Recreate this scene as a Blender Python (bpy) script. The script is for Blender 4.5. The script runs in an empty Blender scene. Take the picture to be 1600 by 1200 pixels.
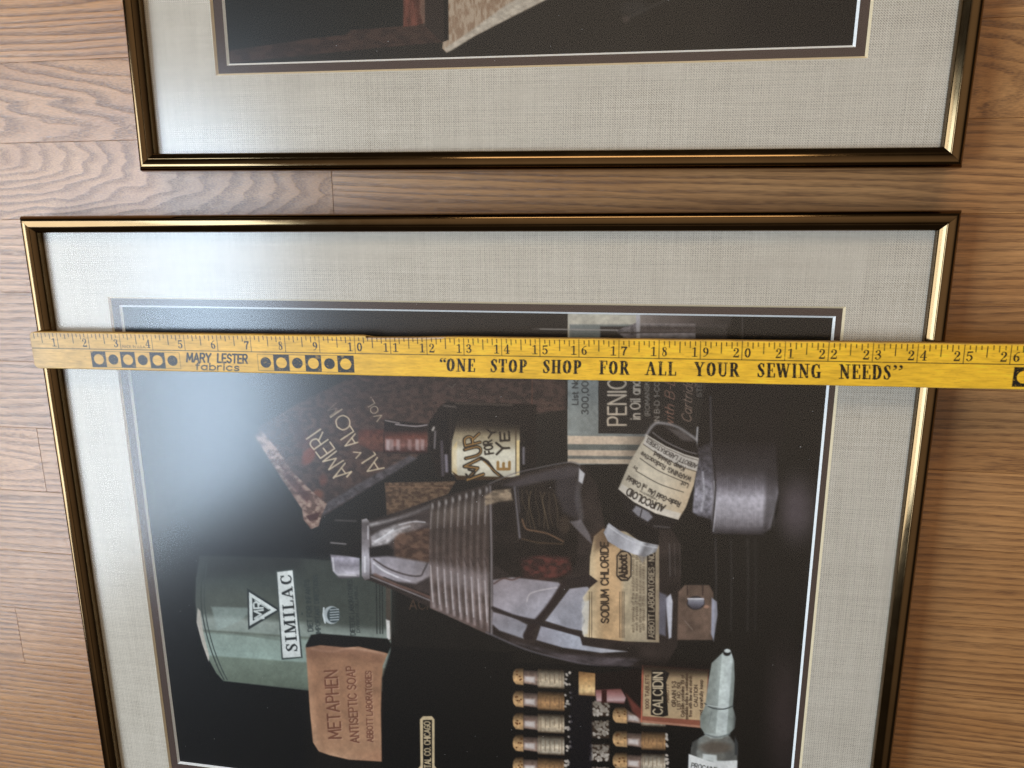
import bpy, math, random
import numpy as np

IN = 0.0254                      # inches to metres; layout below is in inches
HF = 1.1                         # frame height above the floor (inches)
# ------------------------------------------------------------------ camera
CAM = np.array([17.3074, -0.0024, 18.6468])
ROT = (-0.229721, 0.166750, -0.006647)
FPX = 1150.0                     # focal length in pixels of the 1600 px wide photograph
def rotm(rx, ry, rz):
    c, s = math.cos, math.sin
    X = np.array([[1,0,0],[0,c(rx),-s(rx)],[0,s(rx),c(rx)]])
    Y = np.array([[c(ry),0,s(ry)],[0,1,0],[-s(ry),0,c(ry)]])
    Z = np.array([[c(rz),-s(rz),0],[s(rz),c(rz),0],[0,0,1]])
    return Z @ Y @ X
RM = rotm(*ROT)
scene = bpy.context.scene
col = scene.collection
cd = bpy.data.cameras.new('camera'); cam = bpy.data.objects.new('camera', cd); col.objects.link(cam)
import mathutils
m4 = mathutils.Matrix.Identity(4)
for i in range(3):
    for j in range(3): m4[i][j] = RM[i, j]
m4.translation = ((CAM[0])*IN, CAM[1]*IN, (CAM[2]+HF)*IN)
cam.matrix_world = m4
cd.sensor_width = 36; cd.lens = 36*FPX/1600; cd.clip_start = 0.01; cd.clip_end = 50
scene.camera = cam
scene.view_settings.view_transform = 'Standard'; scene.view_settings.look = 'None'
cy = scene.cycles
cy.use_denoising = True; cy.denoising_prefilter = 'FAST'; cy.max_bounces = 6; cy.diffuse_bounces = 3; cy.glossy_bounces = 3; cy.transparent_max_bounces = 8
cy.caustics_reflective = False; cy.caustics_refractive = False; cy.adaptive_threshold = 0.006
scene.view_settings.gamma = 1; scene.view_settings.exposure = 0.0

# ------------------------------------------------------------------ light: room ambience, the window on the left, a warm far lamp
world = bpy.data.worlds.new('World'); scene.world = world; world.use_nodes = True
bg = world.node_tree.nodes['Background']
wn, wl = world.node_tree.nodes, world.node_tree.links         # walls dim, white ceiling brighter
wt = wn.new('ShaderNodeTexCoord'); wsx = wn.new('ShaderNodeSeparateXYZ'); wr = wn.new('ShaderNodeValToRGB')
wl.new(wt.outputs['Generated'], wsx.inputs[0]); wl.new(wsx.outputs['Z'], wr.inputs[0]); wl.new(wr.outputs['Color'], bg.inputs['Color'])
wr.color_ramp.elements[0].position = 0.74; wr.color_ramp.elements[0].color = (0.050, 0.040, 0.030, 1)
wr.color_ramp.elements[1].position = 1.0; wr.color_ramp.elements[1].color = (0.70, 0.56, 0.43, 1)
bg.inputs['Strength'].default_value = 1.0
def area(name, loc, target, sx, sy, power, color):
    ld = bpy.data.lights.new(name, 'AREA'); ld.shape = 'RECTANGLE'; ld.size = sx*IN; ld.size_y = sy*IN
    ld.energy = power; ld.color = color
    o = bpy.data.objects.new(name, ld); col.objects.link(o)
    o.location = [v*IN for v in loc]
    d = mathutils.Vector([t-l for t, l in zip(target, loc)])
    o.rotation_euler = d.to_track_quat('-Z', 'Y').to_euler()
    return o
area('window_light', (-42, -13.5, 78), (0, -13.5, 78), 55, 30, 54, (0.62, 0.80, 1.0))      # upper sash: open sky
area('window_light', (-42, -13.5, 46), (0, -13.5, 46), 55, 30, 27, (0.80, 0.90, 1.0))      # lower sash: street and greenery
area('room_light', (16, 75, 62), (14, 0, 0), 50, 30, 22, (1.0, 0.80, 0.55))

# ------------------------------------------------------------------ helpers
def lin(c):
    c = np.asarray(c, float)
    return np.where(c <= 0.04045, c/12.92, ((np.maximum(c, 0)+0.055)/1.055)**2.4)
def L(r, g, b): return tuple(lin(np.array([r, g, b])/255.0))+(1,)
def link(name, me, mat=None, parent=None):
    o = bpy.data.objects.new(name, me); col.objects.link(o)
    if mat is not None:
        for m in (mat if isinstance(mat, (list, tuple)) else [mat]): me.materials.append(m)
    if parent: o.parent = parent
    return o
def mesh(name, V, F, mi=None, smooth=None):
    me = bpy.data.meshes.new(name)
    me.from_pydata([tuple(float(c)*IN for c in v) for v in V], [], F)
    if mi is not None: me.polygons.foreach_set('material_index', mi)
    me.update()
    if smooth:
        me.polygons.foreach_set('use_smooth', [True]*len(me.polygons)); me.set_sharp_from_angle(angle=math.radians(smooth))
    return me
def empty(name, loc, rz=0):
    o = bpy.data.objects.new(name, None); col.objects.link(o); o.empty_display_size = 0.05
    o.location = [v*IN for v in loc]; o.rotation_euler = (0, 0, rz); return o

class NT:
    """tiny node-tree writer"""
    def __init__(s, name):
        s.m = bpy.data.materials.new(name); s.m.use_nodes = True; s.t = s.m.node_tree
        s.n = s.t.nodes; s.b = s.n['Principled BSDF']; s.out = s.n['Material Output']
    def node(s, t, **kw):
        n = s.n.new(t)
        for k, v in kw.items(): setattr(n, k, v)
        return n
    def set(s, sock, v):
        if hasattr(v, 'is_output') or isinstance(v, bpy.types.NodeSocket): s.t.links.new(v, sock)
        else: sock.default_value = v
    def math(s, op, a, b=0.0, c=None, clamp=False):
        n = s.node('ShaderNodeMath', operation=op, use_clamp=clamp)
        s.set(n.inputs[0], a); s.set(n.inputs[1], b)
        if c is not None: s.set(n.inputs[2], c)
        return n.outputs[0]
    def vmul(s, a, b):
        n = s.node('ShaderNodeVectorMath', operation='MULTIPLY'); s.set(n.inputs[0], a); s.set(n.inputs[1], b); return n.outputs[0]
    def noise(s, vec, scale, detail=2, rough=0.5, dist=0.0, dim='3D'):
        n = s.node('ShaderNodeTexNoise', noise_dimensions=dim)
        s.set(n.inputs['Vector'], vec); n.inputs['Scale'].default_value = scale; n.inputs['Detail'].default_value = detail
        n.inputs['Roughness'].default_value = rough; n.inputs['Distortion'].default_value = dist
        return n.outputs['Fac']
    def ramp(s, fac, stops, interp='LINEAR'):
        n = s.node('ShaderNodeValToRGB'); n.color_ramp.interpolation = interp
        e = n.color_ramp.elements
        while len(e) < len(stops): e.new(0.5)
        for k, (p, c) in enumerate(stops):
            e[k].position = p; e[k].color = c if hasattr(c, '__len__') else (c, c, c, 1)
        s.set(n.inputs[0], fac); return n.outputs['Color']
    def mix(s, fac, a, b, mode='MIX'):
        n = s.node('ShaderNodeMix', data_type='RGBA', blend_type=mode)
        s.set(n.inputs[0], fac); s.set(n.inputs[6], a); s.set(n.inputs[7], b); return n.outputs[2]
    def mrange(s, v, a, b, c=0.0, d=1.0):
        n = s.node('ShaderNodeMapRange'); s.set(n.inputs[0], v)
        for k, q in enumerate((a, b, c, d)): n.inputs[k+1].default_value = q
        return n.outputs[0]
    def attr(s, name, out='Vector'):
        n = s.node('ShaderNodeAttribute', attribute_name=name); return n.outputs[out]
    def obj(s): return s.node('ShaderNodeTexCoord').outputs['Object']
    def xyz(s, v):
        n = s.node('ShaderNodeSeparateXYZ'); s.set(n.inputs[0], v); return n.outputs
    def comb(s, x, y, z):
        n = s.node('ShaderNodeCombineXYZ')
        for k, q in enumerate((x, y, z)): s.set(n.inputs[k], q)
        return n.outputs[0]
    def bump(s, h, strength, dist):
        n = s.node('ShaderNodeBump'); n.inputs['Strength'].default_value = strength; n.inputs['Distance'].default_value = dist
        s.set(n.inputs['Height'], h); s.t.links.new(n.outputs[0], s.b.inputs['Normal'])
    def bs(s, **kw):
        for k, v in kw.items():
            s.set(s.b.inputs[k.replace('_', ' ')], v)
        return s.m

# ------------------------------------------------------------------ materials
def mat_oak():
    n = NT('oak_floor')
    p = n.attr('log'); x, y, z = n.xyz(p)[:3]           # coordinates inside the log the board was sawn from (inches)
    tone = n.attr('tone', 'Fac')
    lowv = n.vmul(p, (0.06, 0.7, 0.7))
    w1 = n.math('SUBTRACT', n.noise(lowv, 1.0, 3, 0.55), 0.5)
    w2 = n.math('SUBTRACT', n.noise(n.vmul(p, (0.22, 3.0, 3.0)), 1.0, 2), 0.5)
    r = n.math('SQRT', n.math('ADD', n.math('MULTIPLY', y, y), n.math('MULTIPLY', z, z)))
    r = n.math('ADD', r, n.math('ADD', n.math('MULTIPLY', w1, 1.0), n.math('MULTIPLY', w2, 0.15)))
    ring = n.math('FRACT', n.math('MULTIPLY', r, 4.8))
    band = n.ramp(ring, [(0.0, 0.0), (0.12, 1.0), (0.32, 0.85), (0.62, 0.12), (1.0, 0.0)])   # porous early wood
    fine = n.noise(n.vmul(p, (0.7, 30, 30)), 1.0, 3, 0.6)
    amp = n.mrange(n.noise(n.vmul(p, (0.06, 0.8, 0.8)), 1.0, 2), 0.3, 0.7, 0.18, 0.62)
    pore = n.ramp(n.noise(n.vmul(p, (2.0, 60, 60)), 1.0, 2, 0.5), [(0.46, 0.0), (0.60, 1.0)])
    broad = n.noise(n.vmul(p, (0.35, 1.3, 1.3)), 1.0, 2)
    base = n.ramp(broad, [(0.3, L(174, 123, 73)), (0.7, L(194, 144, 92))])
    base = n.mix(n.mrange(fine, 0.3, 0.75, 0.0, 0.55), base, L(150, 106, 64))
    dark = n.mix(n.math('MULTIPLY', band, amp), base, L(100, 64, 38))
    pf = n.math('MULTIPLY', pore, n.mrange(band, 0.0, 1.0, 0.22, 0.62))
    c = n.mix(pf, dark, L(84, 52, 36))
    tonec = n.comb(tone, n.math('MULTIPLY', tone, n.mrange(tone, 0.7, 1.2, 0.97, 1.0)), n.math('MULTIPLY', tone, n.mrange(tone, 0.7, 1.2, 0.92, 1.0)))
    c = n.mix(1.0, c, tonec, 'MULTIPLY')
    n.bump(n.math('MULTIPLY', n.math('ADD', pf, n.math('MULTIPLY', band, 0.5)), -1.0), 0.35, 0.0004)
    rough = n.mrange(fine, 0.2, 0.8, 0.27, 0.38)
    return n.bs(Base_Color=c, Roughness=rough, Specular_IOR_Level=0.5, Coat_Weight=0.55, Coat_Roughness=0.28)
def mat_linen():
    n = NT('linen_cloth')
    o = n.obj(); x, y, z = n.xyz(o)[:3]
    wob = n.math('MULTIPLY', n.math('SUBTRACT', n.noise(n.vmul(o, (30, 30, 30)), 1.0, 2), 0.5), 0.0012)
    fx = 2*math.pi/(0.060*IN); fy = 2*math.pi/(0.054*IN)
    sx = n.math('SINE', n.math('MULTIPLY', n.math('ADD', x, wob), fx)); sy = n.math('SINE', n.math('MULTIPLY', n.math('ADD', y, wob), fy))
    chk = n.math('MULTIPLY', sx, sy)
    holes = n.math('MAXIMUM', n.math('MULTIPLY', n.math('ABSOLUTE', n.math('SINE', n.math('MULTIPLY', n.math('ADD', x, wob), fx/2))), 1.0),
                   n.math('ABSOLUTE', n.math('SINE', n.math('MULTIPLY', n.math('ADD', y, wob), fy/2))))
    slubx = n.noise(n.vmul(o, (900, 22, 22)), 1.0, 2, 0.6); sluby = n.noise(n.vmul(o, (22, 900, 22)), 1.0, 2, 0.6)
    fuzz = n.noise(n.vmul(o, (900, 900, 900)), 1.0, 2, 0.6)
    blot = n.noise(n.vmul(o, (25, 25, 25)), 1.0, 3)
    h = n.math('ADD', n.math('MULTIPLY', chk, 0.46), n.math('MULTIPLY', holes, 0.70))
    t = n.math('ADD', n.math('ADD', n.math('MULTIPLY', h, 0.44), 0.15), n.math('ADD', n.math('MULTIPLY', slubx, 0.22), n.math('MULTIPLY', sluby, 0.22)))
    t = n.math('ADD', t, n.math('MULTIPLY', n.math('SUBTRACT', fuzz, 0.5), 0.36))
    t = n.math('ADD', t, n.math('MULTIPLY', n.math('SUBTRACT', blot, 0.5), 0.12))
    c = n.ramp(t, [(0.25, L(112, 104, 91)), (0.55, L(182, 174, 159)), (0.80, L(212, 204, 189)), (1.0, L(230, 224, 214))])
    n.bump(t, 0.5, 0.0003)
    return n.bs(Base_Color=c, Roughness=0.9, Specular_IOR_Level=0.15)
def mat_plain(name, c, rough=0.7, var=0.08, scale=900, spec=0.3):
    n = NT(name); f = n.noise(n.obj(), scale, 3)
    cc = n.mix(n.mrange(f, 0.3, 0.7, 0.0, 1.0), tuple(v*(1-var) for v in c[:3])+(1,), tuple(min(1, v*(1+var)) for v in c[:3])+(1,))
    return n.bs(Base_Color=cc, Roughness=rough, Specular_IOR_Level=spec)
def mat_metal():
    n = NT('bronze_anodised_metal'); o = n.obj()
    f = n.noise(n.vmul(o, (60, 60, 60)), 1.0, 3)
    sc = n.ramp(n.noise(n.vmul(o, (260, 900, 900)), 1.0, 4, 0.7), [(0.66, 0.0), (0.74, 1.0)])
    c = n.mix(f, L(99, 80, 55), L(113, 92, 65))
    r = n.math('ADD', n.mrange(f, 0.3, 0.7, 0.10, 0.14), n.math('MULTIPLY', sc, 0.10))
    return n.bs(Base_Color=c, Metallic=1.0, Roughness=r)
def mat_glass():
    n = NT('picture_glass')
    tr = n.node('ShaderNodeBsdfTransparent'); gl = n.node('ShaderNodeBsdfAnisotropic')
    gl.inputs['Roughness'].default_value = 0.21; gl.inputs['Color'].default_value = (1, 1, 1, 1)
    ge = n.node('ShaderNodeNewGeometry')
    d = n.node('ShaderNodeVectorMath', operation='DOT_PRODUCT'); n.t.links.new(ge.outputs['Normal'], d.inputs[0]); n.t.links.new(ge.outputs['Incoming'], d.inputs[1])
    k = n.math('POWER', n.math('SUBTRACT', 1.0, n.math('ABSOLUTE', d.outputs['Value'])), 5.0)
    f = n.math('ADD', n.math('MULTIPLY', k, 0.6), 0.028)
    mx = n.node('ShaderNodeMixShader'); n.set(mx.inputs[0], f)
    n.t.links.new(tr.outputs[0], mx.inputs[1]); n.t.links.new(gl.outputs[0], mx.inputs[2]); n.t.links.new(mx.outputs[0], n.out.inputs['Surface'])
    n.n.remove(n.b); return n.m
def mat_print(name, rough=0.55):
    n = NT(name); a = n.node('ShaderNodeAttribute', attribute_name='paint'); o = n.obj()
    return n.bs(Base_Color=a.outputs['Color'], Roughness=rough, Specular_IOR_Level=0.12)
def mat_stick():
    n = NT('varnished_ruler_wood'); a = n.node('ShaderNodeAttribute', attribute_name='paint')
    ink = n.attr('ink', 'Fac'); o = n.obj()
    gr = n.noise(n.vmul(o, (70, 1500, 900)), 1.0, 4, 0.65)
    fl = n.ramp(n.noise(n.vmul(o, (230, 2400, 900)), 1.0, 2), [(0.60, 0.0), (0.70, 1.0)])
    c = n.mix(1.0, a.outputs['Color'], n.ramp(gr, [(0.25, (0.80, 0.78, 0.74, 1)), (0.5, (1, 1, 1, 1)), (0.8, (1.10, 1.10, 1.12, 1))]), 'MULTIPLY')
    c = n.mix(n.math('MULTIPLY', fl, 0.30), c, L(120, 82, 30))
    wear = n.ramp(n.noise(n.vmul(o, (900, 1500, 900)), 1.0, 4, 0.7), [(0.58, 1.0), (0.70, 0.4)])
    big = n.ramp(n.noise(n.vmul(o, (160, 190, 200)), 1.0, 3, 0.6), [(0.60, 1.0), (0.76, 0.4)])
    k = n.math('MULTIPLY', ink, n.math('MULTIPLY', wear, big))
    c = n.mix(k, c, n.attr('inkcol', 'Color'))
    n.bump(gr, 0.25, 0.0002)
    return n.bs(Base_Color=c, Roughness=0.42, Specular_IOR_Level=0.4)
OAK = mat_oak(); LINEN = mat_linen(); METAL = mat_metal(); GLASS = mat_glass()
CREAM = mat_plain('mat_board_core', L(222, 204, 168)); WHITE = mat_plain('white_mat_core', L(238, 240, 238), 0.8)
BROWN = mat_plain('brown_mat_board', L(74, 60, 54), 0.9, 0.06, spec=0.1); KRAFT = mat_plain('backing_board', L(120, 96, 70))
PRINT = mat_print('photographic_print'); STICK = mat_stick()
DUST = mat_plain('dust', L(210, 210, 210)); RAW = mat_plain('raw_ruler_edge', L(176, 138, 74), 0.7, 0.15, 500)
UNDER = mat_plain('subfloor_board', L(70, 50, 36))

# ------------------------------------------------------------------ oak strip floor
def proj(P):
    q = (np.asarray(P, float)-CAM) @ RM
    return 800+FPX*q[..., 0]/-q[..., 2], 600-FPX*q[..., 1]/-q[..., 2]
rnd = random.Random(11)
X0, X1 = -34.0, 62.0
PITCH = 2.17
sub = mesh('floor', [(x, y, z-0.02) for z in (-1.2, -0.72) for x, y in ((X0, -45.6), (X1, -45.6), (X1, 32.3), (X0, 32.3))],
           [(0,3,2,1), (4,5,6,7), (0,1,5,4), (1,2,6,5), (2,3,7,6), (3,0,4,7)])
floor = link('floor', sub, UNDER); floor['kind'] = 'structure'
def plank(xa, xb, ya, yb, off, tilt, tone):
    """one oak board; off = where in the log it was sawn, tilt = slope of the grain"""
    g, e = 0.003, 0.006
    a, b, c, d = xa+g, xb-g, ya+g, yb-g
    V = [(a,c,-.7), (b,c,-.7), (b,d,-.7), (a,d,-.7), (a,c,-e), (b,c,-e), (b,d,-e), (a,d,-e), (a+e,c+e,0), (b-e,c+e,0), (b-e,d-e,0), (a+e,d-e,0)]
    F = [(0,3,2,1), (0,1,5,4), (1,2,6,5), (2,3,7,6), (3,0,4,7), (4,5,9,8), (5,6,10,9), (6,7,11,10), (7,4,8,11), (8,9,10,11)]
    me = mesh('plank', V, F)
    ym = (ya+yb)/2
    lv = []
    for x, y, z in V:
        lv += [x+off[0], (y-ym)+off[1]+(x-off[3])*tilt[0], z+off[2]+(x-off[3])*tilt[1]]
    me.attributes.new('log', 'FLOAT_VECTOR', 'POINT').data.foreach_set('vector', lv)
    me.attributes.new('tone', 'FLOAT', 'POINT').data.foreach_set('value', [tone]*len(V))
    return link('plank', me, OAK, floor)
# rows counted from the joint at Y = -0.10 ; boards named by (row, x)
special = {   # row -> end joints seen in the photograph
    -1: [9.0], 3: [-1.47], 6: [-3.44]}
figure = {}   # (row, index of board) -> figure seen in the photograph
row = -15
yt = -0.10+PITCH*15
while yt > -45:
    yb_ = yt-PITCH
    ends = []
    if row in special:
        e = special[row][0]; ends = [e-rnd.uniform(24, 30), e, e+rnd.uniform(30, 40)]
    else:
        x = rnd.uniform(-70, -40)
        if row in (-3, -2): x = -26-36*2
        while x < X1:
            x += rnd.uniform(26, 44) if row not in (-3, -2) else 36
            if -6 < x < 31 and -13 < row < 9: x = 31+rnd.random()*5      # no end joint where the photograph shows none
            ends.append(x)
    ends = [X0]+[e for e in ends if X0+3 < e < X1-3]+[X1]
    for a, b in zip(ends, ends[1:]):
        oy, oz = rnd.uniform(2.5, 6)*rnd.choice((-1, 1)), rnd.uniform(-0.8, 0.8)
        tz = rnd.uniform(-0.02, 0.02); ty = rnd.uniform(-0.012, 0.012); xc = rnd.uniform(a, b)
        tone = rnd.uniform(0.86, 1.06)
        if row == -2 and a < 5: oy, oz, ty, tz, xc, tone = 0.35, 0.3, 0.03, 0.13, -5.0, 1.0
        elif row == -1 and a < 8: oy, oz, ty, tz, xc, tone = -0.75, 0.3, 0.03, 0.27, -1.5, 1.0
        elif row == -1 and a < 12: oy, oz, ty, tz, tone = 2.2, 0.5, 0.035, 0.01, 1.0
        elif row == -3: oy, oz, ty, tz, tone = 4.5, 0.2, 0.004, 0.0, 1.08
        elif row == 3 and a < -5: oy, oz, ty, tz, xc, tone = 0.2, 0.35, 0.01, 0.07, -4.0, 1.05
        elif row in (4, 5) : oy, oz, ty, tz, tone = -3.2-row*.3, 0.4, -0.012, 0.0, 0.96
        elif row == 2 and b > 20: oy, oz, ty, tz, xc, tone = 0.9, 0.3, -0.012, 0.03, 27, 0.93
        elif rnd.random() < 0.3: oy = rnd.uniform(-0.8, 0.8); tz = rnd.choice((-1, 1))*rnd.uniform(0.03, 0.07)
        plank(a, b, yb_, yt, (rnd.uniform(0, 200)+row*37.0, oy, oz, xc), (ty, tz), tone)
    yt = yb_; row += 1

# ------------------------------------------------------------------ painter for flat print (photographs, ruler lettering)
def hash2(ix, iy, s):
    h = np.sin(ix*127.1+iy*311.7+s*74.7)*43758.5453
    return h-np.floor(h)
def vnoise(x, y, s=0):
    ix, iy = np.floor(x), np.floor(y); fx, fy = x-ix, y-iy
    fx = fx*fx*(3-2*fx); fy = fy*fy*(3-2*fy)
    a, b, c, d = hash2(ix, iy, s), hash2(ix+1, iy, s), hash2(ix, iy+1, s), hash2(ix+1, iy+1, s)
    return (a+(b-a)*fx)*(1-fy)+(c+(d-c)*fx)*fy
def fbm(x, y, s=0, o=3):
    t = 0; a = 0.5
    for k in range(o): t = t+a*vnoise(x*2**k, y*2**k, s+k); a *= 0.5
    return t/(1-0.5**o)
def smooth_pts(P, closed=False, n=6):
    P = [np.array(p, float) for p in P]; out = []
    N = len(P); rng = range(N) if closed else range(N-1)
    for i in rng:
        p1, p2 = P[i], P[(i+1) % N]
        p0 = P[i-1] if (i > 0 or closed) else p1; p3 = P[(i+2) % N] if (i+2 < N or closed) else p2
        for k in range(n):
            t = k/n
            out.append(0.5*((2*p1)+(-p0+p2)*t+(2*p0-5*p1+4*p2-p3)*t*t+(-p0+3*p1-3*p2+p3)*t**3))
    if not closed: out.append(P[-1])
    return [tuple(p) for p in out]
class Canvas:
    def __init__(s, X, Y, img): s.X, s.Y, s.img = X, Y, img
    def win(s, x0, y0, x1, y1, pad):
        m = (s.X > x0-pad) & (s.X < x1+pad) & (s.Y > y0-pad) & (s.Y < y1+pad)
        r = np.flatnonzero(m.any(1)); c = np.flatnonzero(m.any(0))
        if len(r) == 0 or len(c) == 0: return None
        return slice(r[0], r[-1]+1), slice(c[0], c[-1]+1)
    def put(s, w, cov, color, alpha):
        x, y = s.X[w], s.Y[w]
        c = color(x, y) if callable(color) else np.asarray(color, float)/255.0
        if isinstance(c, tuple): c, a2 = c; cov = cov*a2
        a = (np.clip(cov, 0, 1)*alpha)[..., None] if np.ndim(alpha) == 0 else (np.clip(cov, 0, 1)*alpha)[..., None]
        im = s.img[w]; s.img[w] = im*(1-a)+c*a
    def poly(s, P, color, soft=1.2, alpha=1.0, curve=False):
        if curve: P = smooth_pts(P, True)
        A = np.array(P, float); w = s.win(A[:, 0].min(), A[:, 1].min(), A[:, 0].max(), A[:, 1].max(), soft)
        if w is None: return
        x, y = s.X[w], s.Y[w]; d2 = np.full(x.shape, 1e9); ins = np.zeros(x.shape, bool)
        for (ax, ay), (bx, by) in zip(A, np.roll(A, -1, 0)):
            ex, ey = bx-ax, by-ay; L2 = ex*ex+ey*ey+1e-9
            t = np.clip(((x-ax)*ex+(y-ay)*ey)/L2, 0, 1)
            d2 = np.minimum(d2, (x-ax-t*ex)**2+(y-ay-t*ey)**2)
            if abs(ey) > 1e-9: ins ^= ((ay > y) != (by > y)) & (x < ex*(y-ay)/ey+ax)
        d = np.sqrt(d2); d = np.where(ins, -d, d)
        u = np.clip(0.5-d/soft, 0, 1); s.put(w, u*u*(3-2*u), color, alpha)
    def line(s, P, width, color, soft=1.0, alpha=1.0, curve=False):
        if curve: P = smooth_pts(P)
        A = np.array(P, float); pad = width/2+soft
        w = s.win(A[:, 0].min(), A[:, 1].min(), A[:, 0].max(), A[:, 1].max(), pad)
        if w is None: return
        x, y = s.X[w], s.Y[w]; d2 = np.full(x.shape, 1e9)
        for (ax, ay), (bx, by) in zip(A[:-1], A[1:]):
            ex, ey = bx-ax, by-ay; L2 = ex*ex+ey*ey+1e-9
            t = np.clip(((x-ax)*ex+(y-ay)*ey)/L2, 0, 1)
            d2 = np.minimum(d2, (x-ax-t*ex)**2+(y-ay-t*ey)**2)
        s.put(w, 0.5-(np.sqrt(d2)-width/2)/soft, color, alpha)
    def ell(s, cx, cy, rx, ry, color, rot=0.0, soft=1.2, alpha=1.0):
        R = max(rx, ry); w = s.win(cx-R, cy-R, cx+R, cy+R, soft)
        if w is None: return
        x, y = s.X[w]-cx, s.Y[w]-cy; c, n = math.cos(rot), math.sin(rot)
        u, v = (x*c+y*n)/rx, (-x*n+y*c)/ry
        d = (np.sqrt(u*u+v*v)-1)*min(rx, ry); q = np.clip(0.5-d/soft, 0, 1); s.put(w, q*q*(3-2*q), color, alpha)
    def text(s, st, p0, p1, cap, color, weight=0.16, alpha=1.0, font='sans', soft=1.0, bend=0.0, slant=0.0, flip=1):
        F = SERIF if font == 'serif' else SANS
        gl = []; adv = 0.0
        for ch in st:
            if ch == ' ': adv += 0.42; continue
            g = F.get(ch) or F.get(ch.upper()) or F['I']
            gl.append((adv, g)); adv += g[0]+(0.10 if font == 'serif' else 0.2)
        adv -= 0.1
        p0, p1 = np.array(p0, float), np.array(p1, float); d = p1-p0; ln = np.hypot(*d); e = d/ln
        up = np.array((e[1], -e[0]))*flip; sx = ln/adv
        for a, g in gl:
            for kind, wd, P in g[1]:
                Q = []
                for (x, y) in (smooth_pts(P) if kind == 'c' else P):
                    t = (a+x+slant*y)*sx; b = bend*4*(t/ln)*(1-t/ln)
                    Q.append(tuple(p0+e*t+up*(y*cap+b)))
                s.line(Q, max(wd*1.16 if wd else weight, 0.02)*cap, color, soft, alpha)
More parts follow.
